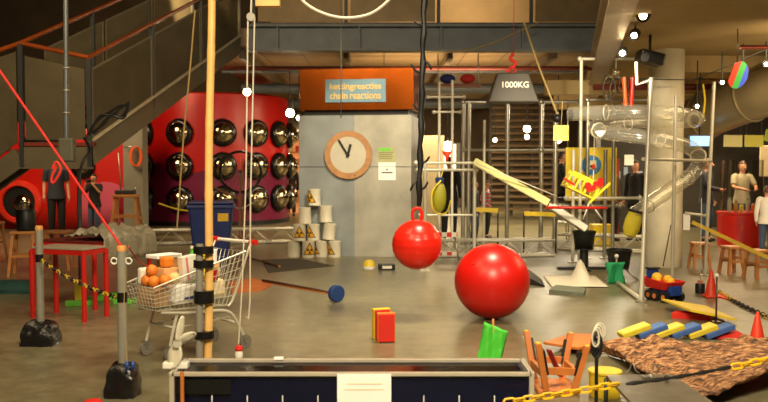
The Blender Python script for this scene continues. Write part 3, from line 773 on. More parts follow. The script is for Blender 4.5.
# grey plastic sheet over that table
rows = []; TT = Matrix.Translation(c0) @ Matrix.Rotation(ra,4,'Z')
for i in range(30):
    row = []
    for j in range(34):
        u, v = i/29, j/33
        w_ = .50-.62*u; s_ = .06+.98*v+.05*noise.noise(Vector((u*4,v*3,9)))
        z = .785+.02
        if w_ < -.035: z -= (-.035-w_)*3.2; w_ = -.035-(-.035-w_)*.35
        bump = .13*abs(noise.noise(Vector((u*4,v*5,2))))+.07*abs(noise.noise(Vector((u*9,v*11,6))))+.10*math.exp(-((u-.45)**2+(v-.45)**2)/.06)
        bump *= min(1, 5*u+.1)
        if w_ < -.034: w_ -= bump*.6
        else: z += bump
        row.append(TT @ Vector((s_, w_, z)))
    rows.append(row)
solo('plastic_sheet', 'crumpled grey plastic sheet thrown over the dark topped red table', 'sheet', MB().grid(rows), mat('grey plastic sheet', (128,120,100), .35, 0, .15, 5, .4, 20), solid=.006)
# ---- stools by the stairs
def stool(loc, rz, h, w, label, m=wood, grp=None, spread=.05):
    t = thing('wooden_stool', label, 'stool', loc, rz, grp)
    MB().box((0,0,h-.02),(w,w,.04)).build('seat', m, t, bevel=.008)
    for sx in (-1,1):
        for sy in (-1,1):
            MB().bar((sx*(w/2-.03+spread),sy*(w/2-.03+spread),0),(sx*(w/2-.04),sy*(w/2-.04),h-.04),.04,.04,(0,1,0)).build('leg', m, t)
    for s in (-1,1):
        f = .45; e = w/2-.035+spread*(1-f)
        MB().bar((-e,s*e,h*f),(e,s*e,h*f),.025,.035).build('stretcher', m, t)
        MB().bar((s*e,-e,h*(f+.12)),(s*e,e,h*(f+.12)),.025,.035).build('stretcher', m, t)
    return t
s0 = G(20,277); stool(s0+Vector((0,.2,0)), .2, .67, .36, 'wooden stool carrying the black canister by the red porthole wall')
t = thing('black_canister', 'black canister with two upright handles standing on a wooden stool', 'canister', s0+Vector((.02,.2,.67)))
MB().lathe([(.13,0),(.14,.03),(.14,.28),(.12,.32),(.09,.33)], 24).build('body', black, t)
for s in (-1,1): MB().tube(smooth_path([(s*.11,0,.30),(s*.12,0,.38),(s*.07,0,.40),(s*.05,0,.32)],4), .012, 8).build('handle', black, t)
stool(G(4,262)+Vector((-.35,.3,0)), .1, .66, .36, 'wooden stool cut by the picture edge beyond the canister stool')
stool(G(52,272)+Vector((0,.3,0)), .1, .62, .36, 'wooden stool seen behind the legs of the red table')
# tall trestle stool under the column
t = thing('trestle_stand', 'tall wooden trestle stand with splayed legs before the grey column', 'trestle', G(127,241))
MB().box((0,0,.98),(.52,.3,.06)).build('top_board', wood, t, bevel=.008)
for sx in (-1,1):
    for sy in (-1,1): MB().bar((sx*.30,sy*.24,0),(sx*.22,sy*.1,.95),.05,.05,(0,1,0)).build('leg', wood, t)
    MB().bar((sx*.27,-.19,.5),(sx*.27,.19,.5),.03,.06).build('stretcher', wood, t)
MB().bar((-.26,-.17,.55),(.26,-.17,.55),.03,.07).build('stretcher', wood, t)
t = thing('clamp_tool', 'dark clamp lying on top of the tall wooden trestle', 'clamp', G(127,241)+Vector((0,0,1.01)))
MB().box((-.02,0,.05),(.44,.12,.1)).build('body', dark_steel, t, bevel=.02)
MB().tube([(.14,0,.08),(.24,0,.16)], .02, 8).build('lever', steel, t)
MB().tube([(-.12,0,.08),(-.16,0,.9)], .014, 8).build('upright_rod', steel, t)
# orange coil on column
cc = P(134,153,19.3)
t = thing('hanging_orange_coil', 'orange cord coil hung from a short bar on the grey column', 'cord', cc)
MB().tube([(-.22,0,.14),(.12,0,.14)], .02, 8).build('bar', steel, t)
for k in range(3): MB().tube([Vector((.02+.12*math.cos(2*PI*i/18)+.03*k, -.03*k, -.08+.22*math.sin(2*PI*i/18))) for i in range(18)], .016, 6, closed=True).build('coil_loop', mat('orange cord', (226,96,36), .6), t)
# foam bits under the red table
t = solo('yellow_block', 'upright yellow foam block under the red table', 'block', MB().box((0,0,.145),(.085,.06,.29)), yellow_foam, bevel=.006); t.location = G(79,304)
for k, (px, py, rz, L) in enumerate(((78,307,.1,.34),(98,302,.35,.3),(110,299,.3,.34),(122,306,.25,.3))):
    g = G(px,py); t = solo('green_block', ('green foam stick lying in front of the yellow block','green foam stick lying second along from the yellow block','green foam stick lying third along from the yellow block','green foam stick lying nearest the trolley basket')[k], 'block', MB().box((0,0,.03),(L,.09,.06),rz), green_foam, 'green foam sticks under the red table', bevel=.006); t.location = (g.x, g.y+.1+.02*k, 0)
t = solo('teal_bundle', 'dark teal cloth bundle on the floor under the canister stool', 'cloth', (lambda m: (lump(m,(0,0,0),.36,.2,.16,3), m)[1])(MB()), mat('dark teal cloth', (22,60,56), .8)); t.location = G(14,292)
# ---- trolley
TO = Vector((-1.46,7.72,0)); TYAW = math.atan2(-.74,-.67)
t = thing('shopping_trolley', 'wire supermarket trolley heaped with groceries behind the bamboo pole', 'trolley', TO, TYAW)
chrome = mat('zinc plated wire', (214,208,188), .32, .35, .05)
def ring(f):     # basket outline at height fraction f: x rear, x front, half widths
    xr = .10-.14*f; xf = .83+.05*f; wr = .215+.05*f; wf = .175+.04*f; zr = .41+.47*f; zf = .44+.20*f
    return xr, xf, wr, wf, zr, zf
mb = MB()
for f in (0,.17,.34,.51,.68,.85):
    xr,xf,wr,wf,zr,zf = ring(f); mb.tube([(xr,-wr,zr),(xf,-wf,zf),(xf,wf,zf),(xr,wr,zr)], .0038, 5, closed=True)
def onring(f, s):
    xr,xf,wr,wf,zr,zf = ring(f); P4 = [Vector((xr,-wr,zr)),Vector((xf,-wf,zf)),Vector((xf,wf,zf)),Vector((xr,wr,zr))]
    k = int(s)%4; return P4[k].lerp(P4[(k+1)%4], s-int(s))
for side, n in ((0,17),(1,8),(2,17),(3,9)):
    for i in range(n): mb.tube([onring(0,side+i/n), onring(1,side+i/n)], .0028, 4)
for i in range(1,9): mb.tube([onring(0,i/9), onring(0,2+1-i/9)], .003, 4)
for i in range(1,6): mb.tube([onring(0,1+i/6), onring(0,3+1-i/6)], .003, 4)
mb.build('wire_basket', chrome, t)
xr,xf,wr,wf,zr,zf = ring(1)
MB().tube([(xr,-wr,zr),(xf,-wf,zf),(xf,wf,zf),(xr,wr,zr)], .008, 8, closed=True).build('basket_rim', chrome, t)
MB().tube([(-.12,-.27,.955),(-.12,.27,.955)], .016, 12).build('handle', white, t)
for s in (-1,1):
    MB().tube([(-.12,s*.235,.955),(-.12,s*.315,.955)], .025, 12).build('handle_end', mat('red handle end', (206,32,24), .4), t)
    MB().tube(smooth_path([(-.12,s*.26,.955),(-.07,s*.262,.88),(.06,s*.235,.5),(.12,s*.22,.40)],5), .011, 8).build('side_upright', chrome, t)
    MB().tube(smooth_path([(.78,s*.17,.42),(.45,s*.19,.38),(.14,s*.22,.36),(.02,s*.235,.22),(-.03,s*.24,.11)],5), .014, 8).build('chassis_tube', chrome, t)
    MB().tube(smooth_path([(.62,s*.17,.39),(.66,s*.175,.28),(.70,s*.18,.13)],4), .013, 8).build('front_leg', chrome, t)
MB().tube([(.05,-.23,.25),(.05,.23,.25)], .01, 8).build('cross_bar', chrome, t)
MB().tube([(.66,-.17,.28),(.66,.17,.28)], .01, 8).build('cross_bar', chrome, t)
MB().tube([(.1,-.2,.3),(.6,-.15,.27),(.6,.15,.27),(.1,.2,.3)], .008, 6).build('lower_rack', chrome, t)
for x, w in ((-.03,.24),(.72,.18)):
    for s in (-1,1):
        c = MB().box((x-.01,s*w,.115),(.05,.045,.03)).build('caster_fork', steel, t)
        for e in (-1,1): MB().bar((x,s*w+e*.02,.11),(x-.02,s*w+e*.02,.06),.02,.004,(0,1,0)).build('fork_plate', steel, c)
        MB().cyl((x-.02,s*w-.014,.062),(x-.02,s*w+.014,.062),.06,None,22).build('wheel', mat('grey rubber wheel', (120,114,104), .5), c)
TM = Matrix.Translation(TO) @ Matrix.Rotation(TYAW,4,'Z')
def item(name, label, cat, parts, pos, rz=0, tilt=(0,0)):
    tt = thing(name, label, cat, TM @ Vector(pos), 0, 'groceries in the trolley')
    tt.rotation_euler = (tilt[0], tilt[1], TYAW+rz)
    for nm, mb, m, bv in parts: mb.build(nm, m, tt, bevel=bv)
    return tt
def boxp(x,y,z): return MB().box((0,0,z/2),(x,y,z))
card = mat('brown carton', (172,132,84), .7); peach = mat('peach carton', (226,176,120), .7)
orange_m = mat('orange peel', (232,132,36), .5, 0, .06, 20, .2, 80); melon_m = mat('pale melon', (226,196,130), .6, 0, .08, 10)
base = .465
def bottle(h, r): return MB().lathe([(r*.9,0),(r,.01),(r,h*.62),(r*.75,h*.74),(r*.36,h*.86),(r*.36,h*.95)],20)
def capb(h, r): return MB().lathe([(r*.42,h*.93),(r*.42,h),(0,h)],16,caps=False)
blue_p = mat('blue print',(40,60,130),.6)
# local x runs to the front of the trolley, +y is the side facing the viewer
item('cardboard_carton','brown cardboard carton at the front corner of the trolley','carton',[('box',boxp(.13,.27,.15),card,.004)],(.745,.0,base))
item('white_sack','big white sack with blue print low in the trolley','sack',[('bag',boxp(.36,.15,.17),paper,.03),('blue_print',MB().box((.02,.076,.05),(.13,.004,.025)),blue_p,0)],(.46,.085,base))
item('bread_loaf','pale bread loaf bag near the trolley handle','bread',[('bag',boxp(.16,.32,.17),mat('bread bag',(232,212,170),.5),.04)],(.17,.0,base+.005))
item('flour_packet','white flour packet hidden beside the white sack','packet',[('packet',boxp(.36,.15,.17),mat('off white packet',(220,210,190),.7),.015)],(.46,-.085,base))
L2 = base+.175; L3 = L2+.10
oz = ((.765,.045,L2-.02,'orange at the front edge of the trolley pile'),(.715,.137,L2-.005,'orange at the viewer side corner of the trolley heap'),(.765,-.058,L2-.02,'orange beside the white sugar bag in the trolley'),(.75,-.005,L2+.069,'orange resting on top of the other oranges'))
for x,y,z,l in oz: item('orange',l,'orange',[('fruit',MB().sphere((0,0,.05),.05),orange_m,0),('stem_spot',MB().sphere((0,0,.099),.006),mat('stem green',(70,90,40),.7),0)],(x,y,z))
item('melon','pale yellow melon on the pile facing the viewer','melon',[('fruit',MB().sphere((0,0,.05),.05,(1,1,.97)),melon_m,0)],(.607,.112,L2))
item('white_carton','leaning white carton with pink edge in mid trolley','carton',[('box',boxp(.15,.07,.22),white,.004),('pink_edge',MB().box((.03,.037,.11),(.018,.004,.2)),mat('pink print',(222,120,120),.6),0)],(.45,.11,L2+.012),.0,(0,.12))
item('lemon','yellow grapefruit lying against the white carton','fruit',[('fruit',MB().sphere((0,0,.05),.05),mat('lemon peel',(230,200,40),.5),0)],(.326,.146,L2))
item('red_jar','red lidded jar beside the yellow grapefruit','jar',[('jar',MB().lathe([(.034,0),(.036,.01),(.036,.09)],20),mat('dark red jar',(180,24,24),.3),0),('lid',MB().lathe([(.037,.09),(.037,.11),(0,.11)],20,caps=False),mat('gold lid',(200,160,70),.3),0)],(.222,.15,L2))
item('yellow_packet','upright yellow packet behind the red jar','packet',[('packet',boxp(.06,.08,.22),mat('yellow packet',(230,196,50),.5),.008)],(.275,.05,L2))
item('green_bottle','bright green bottle standing in the trolley','bottle',[('bottle',bottle(.30,.040),mat('green bottle',(84,180,48),.25),0),('cap',capb(.30,.040),white,0)],(.365,.03,L2))
item('blue_bottle','pale blue bottle next to the green bottle','bottle',[('bottle',bottle(.28,.036),mat('pale blue bottle',(120,160,196),.25),0),('cap',capb(.28,.036),white,0)],(.285,-.045,L2))
item('peach_box','peach coloured cereal box lying behind the oranges','box',[('box',boxp(.13,.12,.13),peach,.003)],(.60,-.012,L2),.0)
item('sugar_bag','white sugar bag by the trolley front rim','packet',[('packet',boxp(.10,.07,.15),white,.02)],(.735,-.148,L2-.02))
item('orange_packet','orange snack packet on top of the peach box','packet',[('packet',boxp(.11,.08,.09),mat('orange packet',(236,136,40),.4),.02)],(.60,-.005,L2+.134),.2)
item('white_tub','white tub with peach lid behind the leaning carton','tub',[('tub',MB().lathe([(.045,0),(.055,.10)],22),white,0),('lid',MB().lathe([(.058,.10),(.058,.115),(0,.115)],22,caps=False),peach,0)],(.46,.005,L2))
item('newspaper','white folded newspaper lying on the back of the heap','newspaper',[('sheets',boxp(.26,.17,.03),paper,.004),('fold',MB().box((0,.083,.015),(.22,.012,.024)),mat('grey paper',(190,184,170),.8),0)],(.53,-.155,L2+.20),.05)
item('stack_box','plain carton under the folded newspaper','carton',[('box',boxp(.18,.11,.195),card,.004)],(.485,-.14,L2))
item('brown_jar','brown glass jar in the middle of the heap','jar',[('jar',MB().lathe([(.034,0),(.038,.01),(.038,.12),(.03,.14)],20),mat('brown jar',(92,60,36),.25),0),('lid',MB().lathe([(.032,.14),(.032,.16),(0,.16)],18,caps=False),mat('grey lid',(150,150,150),.3),0)],(.36,-.06,L2))
item('tea_box','peach and white tea box near the handle side rim','box',[('box',boxp(.10,.17,.13),peach,.003),('white_band',MB().box((.0,.0,.065),(.103,.173,.03)),white,.0)],(.16,.0,L2+.012))
item('paper_roll','white paper roll on the tea box','roll',[('roll',MB().lathe([(.02,0),(.055,0),(.055,.11),(.02,.11)],22,caps=False),paper,0),('core',MB().lathe([(.021,0),(.021,.11)],16,caps=False),card,0)],(.16,.02,L2+.146))
item('yellow_tub','yellow tub beside the tea box','tub',[('tub',MB().lathe([(.036,0),(.046,.08)],20),yellow,0),('lid',MB().lathe([(.049,.08),(.049,.09),(0,.09)],20,caps=False),white,0)],(.15,-.14,L2+.012))
# red cord from the post rope into the trolley
a = P(121,247,6.03); b = TM @ Vector((.80,.02,L2+.16))
solo('hanging_red_string', 'thin red string running from the grey post to the trolley front', 'string', MB().tube(arc(a+Vector((.055,.0,0)), b, .03, 10), .006, 6), red_rope_m)
# ---- bamboo pole and taped pipe
pb = Vector((px2x(206,6.9), 6.9, 0)); tp = P(211.5,-40,6.95)
t = thing('bamboo_pole', 'tall bamboo pole taped upright to a grey pipe before the trolley', 'pole', pb)
mb = MB(); n = 40; top = tp-pb; pts = []; rr = []
for i in range(n+1):
    f = i/n; pts.append(top*f+Vector((.006*math.sin(f*9),0,0))); rr.append(.034-.004*f+(.003 if i % 7 == 3 else 0))
mb.tube(pts, rr, 16); mb.build('cane', bamboo_m, t)
t = thing('support_pipe', 'short grey pipe taped with black bands beside the bamboo pole', 'pipe', (px2x(200,6.86)-.018,6.86,0))
zt = P(200,244,6.86).z
MB().tube([(0,0,0),(0.01,0,zt)], .030, 16).build('pipe', grey_pipe, t)
for y0 in (250,264,297,335):
    z = P(202,y0,6.86).z; mb = MB()
    rx = Matrix.Translation((.037,.02,z)) @ Matrix.Diagonal((1.15,.95,1,1))
    mb.lathe([(.072,-.05 if y0 == 297 else -.03),(.072,.05 if y0 == 297 else .03)], 20, rx); mb.build('tape_band', black_tape, t)
# ---- pulley ropes
pt = P(251,17,7.1)
t = thing('hanging_pulley', 'small pulley with two long white cords hanging over the trolley', 'pulley', pt)
mb = W(pt); mb.cyl(pt+Vector((0,-.02,0)), pt+Vector((0,.02,0)), .035, None, 18); mb.build('sheave', steel, t)
MB().tube([(0,0,.03),(.01,0,.3),(.0,0,.9)], .008, 6).build('hanger', rope_white, t)
e1 = P(248.5,319,7.1); e2 = P(238.5,344,7.1)
W(pt).tube([pt+Vector((.03,0,0)), P(250.5,200,7.1), P(250,300,7.1), e1, e1+Vector((-.02,0,.02))], .0065, 6).build('cord', rope_white, t)
W(pt).tube([pt+Vector((-.025,0,0)), P(246,180,7.1), P(242,290,7.1), e2], .0065, 6).build('cord', rope_white, t)
t2 = thing('hanging_plumb', 'small red topped bob at the end of a white cord behind the tank', 'bob', P(239,359,7.1))
MB().lathe([(0,0),(.03,.01),(.034,.05),(.02,.075)], 18, caps=False).build('bob', white, t2)
MB().lathe([(.026,.07),(.034,.085),(.026,.11),(0,.12)], 18, caps=False).build('red_cap', red_foam, t2)
solo('hanging_tan_twine', 'long thin tan cord hanging before the red drum', 'cord', MB().tube([P(195,10,12), P(190,70,12), P(184,130,12), P(177,228,12)], .012, 6), rope_tan)
a = P(268,3,7.2); solo('hanging_wood_block', 'small wooden block hung high over the trolley', 'block', MB().box(a,(.20,.08,.06)).tube([a,a+Vector((0,0,.6))],.006,6), bamboo_m)
solo('hanging_wire', 'fine vertical wire hanging before the copper box', 'wire', MB().tube([P(341,-20,13), P(341,118,13)], .008, 5), wire_m)
solo('hanging_white_hose', 'white hose drooping in a wide curve at the top above the cabinet', 'hose', MB().tube(smooth_path([P(288,-18,9),P(305,3,9),P(325,14,9),P(347,18,9),P(370,14,9),P(388,1,9),P(402,-18,9)],6), .016, 8), rope_white)
solo('hanging_cable_line', 'slack tan line running from the strap up to the mezzanine beam', 'line', MB().tube(smooth_path([P(425,52,13.5),P(455,52,14.5),P(490,44,15.5),P(540,22,16.5)],6), .012, 6), rope_tan)
solo('hanging_tan_rope', 'tan rope slanting down beside the dark weight', 'rope', MB().tube([P(524,22,14), P(537,62,14), P(558,116,14)], .016, 6), rope_tan)
# ---- pole with box hanging at the stairs
a = P(66.5,150,9.6)
t = thing('hanging_pole', 'thin steel pole with grey box at its end hanging before the stairs', 'pole', a)
MB().tube([(0,0,.1),(.02,0,1.95)], .028, 10).build('pole', mat('grey painted tube', (104,108,106), .4, .4), t)
MB().box((.01,0,0),(.17,.12,.27)).build('box', mat('olive grey box', (84,82,66), .6), t, bevel=.02)
for k in range(3): MB().torus((.005+.005*k,0,.42+.25*k), .031, .006, (0,0,1), 16, 6).build('clip', pale_steel, t)
pts = [P(88,135,10.6),P(98,120,10.6),P(110,112,10.6),P(122,105,10.6),P(128,107,10.6),P(122,116,10.6),P(112,114,10.6),P(104,124,10.6),P(92,133,10.6)]
mb = MB(); mb.tube(smooth_path(pts,5), .018, 6); mb.tube(smooth_path([p+Vector((.03,-.03,.05*math.sin(i*2))) for i,p in enumerate(pts)],5), .015, 6); mb.tube(smooth_path([P(84,138,10.5),P(90,150,10.4),P(84,160,10.3),P(80,175,10.3),P(78,215,10.3)],5), .016, 6)
solo('hanging_cable_bundle', 'tangle of black cables hooked over the stair edge', 'cable', mb, black)
# ================================================================== SCAFFOLD AND MACHINES
def frame(label, d, posts_, rails_, m=pale_steel, r=.032, name='scaffold_frame', grp=None):
    # posts_: (px, top py); rails_: (px0, px1, py); standing on the floor at distance d
    x0 = px2x(sum(p[0] for p in posts_)/len(posts_), d); loc = (x0, d, 0)
    t = thing(name, label, 'scaffold', loc, 0, grp)
    for px, ty in posts_:
        b = P(px, 201, d); z = P(px, ty, d).z; W(loc).tube([(b.x,d,0),(b.x,d,z)], r, 10).build('post', m, t)
        W(loc).box((b.x,d,.01),(.14,.14,.02)).build('foot_plate', m, t)
    for px0, px1, py in rails_:
        a = P(px0,py,d); b = P(px1,py,d); W(loc).tube([(a.x,d,a.z),(b.x,d,a.z)], r*.85, 10).build('rail', m, t)
        for q in (a, b): W(loc).sphere((q.x,d,a.z), r*1.5, n=10, k=6).build('clamp', m, t)
    return t
frame('tall steel scaffold frame between the cabinet and the dark weight', 17.2, [(463,102),(468.5,102),(507,104)], [(463,507,102),(463,541,150)], steel, .04)
frame('steel scaffold frame below and beyond the dark weight', 16.9, [(541,102),(555,120)], [(541,580,102),(541,600,150)], steel, .045)
frame('thin cross topped scaffold pole beside the copper box', 16.0, [(439,82),(452,80),(484,120)], [(428,464,97),(434,460,112),(420,476,215)], pale_steel, .026)
frame('pale scaffold bay holding the upper end of the white chute', 13.2, [(474.5,163),(425,163)], [(416,476,163),(418,476,170)], pale_steel, .028)
frame('pale frame in front of the yellow safety sign', 14.3, [(580,59),(573,150)], [(580,636,59),(566,640,198)], pale_steel, .03)
frame('steel bar trestle before the black buckets', 14.9, [(587,100),(605,150),(613,140)], [(560,620,206),(587,650,100)], steel, .034)
# leaning tall poles of the spiral run
def pole(label, a, b, r=.026):
    loc = (b.x,b.y,0); t = thing('spiral_support_pole', label, 'pole', loc, 0)
    W(loc).tube([a,(b.x,b.y,0)], r, 10).build('tube', pale_steel, t)
    W(loc).lathe([(.07,0),(.07,.012),(.03,.03)], 16, Matrix.Translation((b.x,b.y,0))).build('foot', steel, t); return t
p_a = pole('tall tube with foot beside the green cloth and black bucket', P(651,78,10.6), G(641,302))
pb_ = MB
W(p_a.location).tube([P(636,62,10.7),P(637,85,10.7),P(651,80,10.6)], .022, 8).build('gooseneck', pale_steel, p_a)
W(p_a.location).tube([G(618,285)+Vector((0,0,.03)), G(641,302)+Vector((0,0,.03))], .03, 8).build('foot_bar', pale_steel, p_a)
p_b = pole('slim tube standing in front of the round concrete column', P(676,95,11.8), G(672,284))
p_c = pole('tall tube between the concrete column and the red counter', P(714,82,12.6), G(705,276))
W(p_c.location).tube([P(643,159,10.5), P(711,161,12.6)], .022, 8).build('cross_rail', pale_steel, p_c)
W(p_c.location).tube([P(685,213,12.6), P(707,216,12.6)], .022, 8).build('cross_rail', pale_steel, p_c)
W(p_c.location).box(P(686.5,222,12.6),(.10,.02,.24)).build('white_tag', paper, p_c)
# spiral tube
tube_m = clear('clear plastic tube', (248,247,240), .22, .12, .05, .10)
cxz = Vector((px2x(646,12.5), 12.45, 0))
pts = [P(570,114,12.7),P(620,112,12.2),P(668,113,12.1),P(697,118,12.6),P(688,121,13.15),P(640,122,13.3),P(598,126,12.95),P(604,132,12.35),P(650,138,12.0),P(688,147,12.25),P(699,159,12.6),P(692,174,12.6),P(670,190,12.3),P(642,209,12.0),P(632,216,11.95)]
loc = (cxz.x,cxz.y,0)
t = thing('hanging_spiral_tube', 'clear plastic spiral tube winding down in front of the concrete column', 'tube', loc)
sp = smooth_path(pts,8)
W(loc).tube(sp, .105, 20, caps=False).build('clear_tube', tube_m, t)
ringm = pale_steel
for k in range(6, len(sp)-4, 12):
    W(loc).torus(sp[k], .11, .009, sp[k+1]-sp[k], 20, 6).build('joint_ring', ringm, t)
sk = P(629,222,11.95)
t = thing('hanging_yellow_sock', 'yellow cloth sock tied to the lower end of the clear spiral tube', 'sock', sk+Vector((0,0,-.22)))
MB().lathe([(.0,.0),(.08,.03),(.115,.12),(.115,.26),(.09,.36),(.10,.4)], 18, Matrix.Rotation(R(14),4,'Y'), caps=False).build('sock', mat('yellow cloth', (206,190,50), .85, 0, .12, 8, .3, 20), t)
MB().torus((.095,0,.37), .1, .02, (.25,0,1), 18, 8).build('dark_cuff', black, t)
# chrome gadgets above the tube
g = P(616,70,12.6)
t = thing('hanging_chrome_pulleys', 'cluster of chrome pulley loops hanging above the clear tube', 'pulley', g)
for k,(dx,dz,r,sz) in enumerate(((-.10,-.25,.09,1.9),(.02,-.32,.11,2.2),(.12,-.2,.07,1.5))):
    M = Matrix.Translation((dx,0,dz)) @ Matrix.Diagonal((1,1,sz,1))
    MB(M).tube([(r*math.cos(2*PI*i/20),.02*k,r*math.sin(2*PI*i/20)) for i in range(20)], .014, 6, closed=True).build('chrome_loop', mat('chrome', (220,214,196), .12, 1, .03), t)
MB().tube([(0,0,.0),(.0,0,.17)], .008, 6).build('hook', steel, t)
MB().sphere((.0,0,-.03), .05).build('chrome_knob', MC['chrome'], t)
t = thing('hanging_red_tubes', 'pair of orange and red tubes hanging from the bar over the spiral', 'tube', P(629,106,12.5))
for k,(dx,c) in enumerate(((-.05,'orange'),(.03,'red'))): MB().tube([(dx,0,0),(dx*1.6,0,.42)], .03, 10).build(c+'_tube', mat(c+' plastic tube', (222,96,36) if k == 0 else (198,30,22), .35), t)
t = thing('hanging_paper_cone', 'small white paper cone pointing down under the clear tube', 'cone', P(600,141,12.1))
MB().lathe([(.0,0),(.075,.14)], 18, caps=False).build('cone', paper, t, solid=.004)
t = thing('hanging_yellow_tag', 'pale yellow tag hanging on the scaffold below the tan rope', 'tag', P(561,133,13.3))
MB().box((0,0,0),(.24,.01,.24)).build('card', mat('pale yellow card', (226,206,110), .7), t)
MB().tube([(0,0,.12),(0.02,0,.5)], .006, 6).build('string', rope_tan, t)
t = thing('hanging_white_notice', 'white square notice fixed to the tall tubes by the dark doorway', 'notice', P(629,160,13.0))
MB().box((0,0,0),(.14,.01,.16)).build('card', paper, t)
t = thing('hanging_black_spot', 'black pulley block at the foot of the tan rope', 'pulley', P(557,116,13.9))
MB().sphere((0,0,-.04), .07).build('block', black, t)
# ---- white chutes
def chute(label, a, b, w, hgt, m, edge=None):
    a = Vector(a); b = Vector(b); mid = (a+b)/2; t = thing('marble_chute', label, 'chute', (mid.x,mid.y,min(a.z,b.z)))
    L = W(t.location); L.bar(a,b,w,.02); L.build('bed', m, t)
    u = (b-a).normalized(); s = u.cross(Vector((0,0,1))).normalized()*w*.5; n = s.cross(u).normalized()*hgt*.5
    for k in (-1,1):
        mb = W(t.location); mb.bar(a+s*k+n, b+s*k+n, .02, hgt); mb.build('side_wall', edge or m, t)
    return t
chute('long cream chute sloping down from the pale scaffold bay', P(473,164,13.0), P(546,205,13.0), .16, .1, mat('cream chute', (232,224,190), .4), mat('lime cream edge', (216,214,140), .4))
chute('shorter white chute carrying on down to the black bucket', P(549,208,13.2), P(583,230.5,13.3), .16, .09, white)
t = solo('hanging_guide_line', 'thin white guide line stretched above the cream chute', 'line', MB().tube([P(476,163,12.7), P(556,196,12.9)], .01, 6), rope_white)
t = solo('hanging_red_bar', 'thin red bar level above the first black bucket', 'bar', MB().tube([P(546,207.5,12.9), P(606,208,12.9)], .022, 8), red_paint)
# ---- yellow contraption hanging before the sign
yl = P(585,186,13.2)
t = thing('hanging_yellow_crate', 'tilted open yellow crate with red heart shapes hanging before the yellow sign', 'crate', yl)
T = Matrix.Rotation(R(26),4,'Y') 
ym = mat('bright yellow wood', (236,208,36), .45, 0, .06)
MB(T).box((-.05,0,-.13),(.52,.3,.03)).build('bottom_board', ym, t)
MB(T).box((-.30,0,-.03),(.03,.3,.22)).build('end_board', ym, t)
for s in (-1,1):
    MB(T).bar((-.3,s*.15,.1),(.2,s*.15,.1),.035,.05).build('long_slat', ym, t)
    for x in (-.16,.0,.17): MB(T).bar((x,s*.15,-.12),(x,s*.15,.12),.03,.03,(0,1,0)).build('upright_slat', ym, t)
mb = MB(); mb.bar((.02,-.2,-.25),(.33,-.22,.05),.05,.03); mb.build('lever', ym, t)
mb = MB(); mb.bar((-.36,-.16,.12),(-.2,-.16,.02),.05,.03); mb.build('red_lip', red_paint, t)
hp = []
for i in range(24):
    a = 2*PI*i/24; hp.append((.0055*16*math.sin(a)**3, .0055*(13*math.cos(a)-5*math.cos(2*a)-2*math.cos(3*a)-math.cos(4*a))))
for (x,z,ro) in ((.03,-.02,.5),(.17,.05,-.6)):
    MB(Matrix.Translation((x,-.19,z)) @ Matrix.Rotation(ro,4,'Y') @ FRONT).prism(hp,-.02,.02).build('red_heart', red_paint, t, bevel=.006)
MB().tube([(.13,0,.1),(.13,0,.28),(.14,0,.9)], .008, 6).build('hanging_string', rope_white, t)
MB().sphere((.13,0,.3), .03, (1,1,1.5)).build('orange_bead', orange_cone, t)
for dx in (-.1,.2): MB().tube([(.07,-.02,-.24),(.07+dx,-.02,-.52)], .012, 6).build('dangling_leg', white, t)
# lime bag with hose
bl_ = P(439.5,197,14.2)
t = thing('hanging_lime_bag', 'lime yellow oval bag with looped hose hanging behind the hopper ball', 'bag', bl_)
lime = mat('lime olive plastic', (160,156,36), .45, 0, .12)
MB().sphere((0,0,0), .16, (.72,.4,1.65)).build('bag', lime, t)
MB().lathe([(.07,.24),(.075,.31),(.05,.33)], 14).build('blue_cap', mat('blue cap', (34,52,110), .4), t)
MB().tube(smooth_path([(.02,-.08,.28),(-.12,-.1,.1),(-.13,-.1,-.15),(-.03,-.1,-.28),(.12,-.1,-.24),(.18,-.08,-.05)],5), .014, 8).build('hose', ym, t)
MB().tube([(0.0,0,.25),(.08,0,.52)], .01, 6).build('hanger', ym, t)
t = thing('hanging_red_funnel', 'small orange red funnel above the lime yellow bag', 'funnel', P(447,161,14.0))
MB().lathe([(.02,0),(.025,.06),(.09,.16)], 20, caps=False).build('funnel', orange_cone, t, solid=.004)
# hazard striped stand
sl = G(447,262); t = thing('striped_trestle', 'low folding stand with red and white striped rails behind the hopper ball', 'stand', sl)
rw = stripe_mat('red and white stripes', (206,40,28), (226,220,206), 6)
MB().tube([(-.2,0,.02),(-.14,.1,.45)],.018,8).build('leg', steel, t); MB().tube([(.2,0,.02),(.14,.1,.45)],.018,8).build('leg', steel, t)
MB().bar((-.18,.08,.46),(.18,.08,.46),.03,.08).build('striped_rail', rw, t); MB().bar((-.2,.03,.14),(.2,.03,.14),.03,.06).build('striped_rail', rw, t)
MB().tube([(-.2,.3,.02),(-.16,.1,.44)],.014,8).build('brace', steel, t)
# yellow tape planks
for k,(x0,x1,y,d,lab) in enumerate(((476,498,209.5,15.9,'short yellow plank behind the upper post of the cream chute'),(524,556,213.5,15.9,'longer yellow plank beyond the middle of the cream chute'))):
    a = P(x0,y,d); b = P(x1,y+1,d); t = thing('yellow_plank_barrier', lab, 'barrier', ((a.x+b.x)/2,d,0))
    W(t.location).bar(a,b,.03,.08).build('plank', yellow, t)
    for q in (a,b): W(t.location).tube([(q.x,d,0),(q.x,d,q.z)], .016, 8).build('leg', dark_steel, t)
# yellow crate far
t = thing('yellow_box', 'bright yellow box on the floor behind the first bucket', 'box', G(604,246)+Vector((0,.3,0)))
MB().box((0,0,.2),(.38,.3,.40)).build('box', ym, t, bevel=.01); MB().box((0,0,.41),(.40,.32,.03)).build('lid', ym, t, bevel=.005)
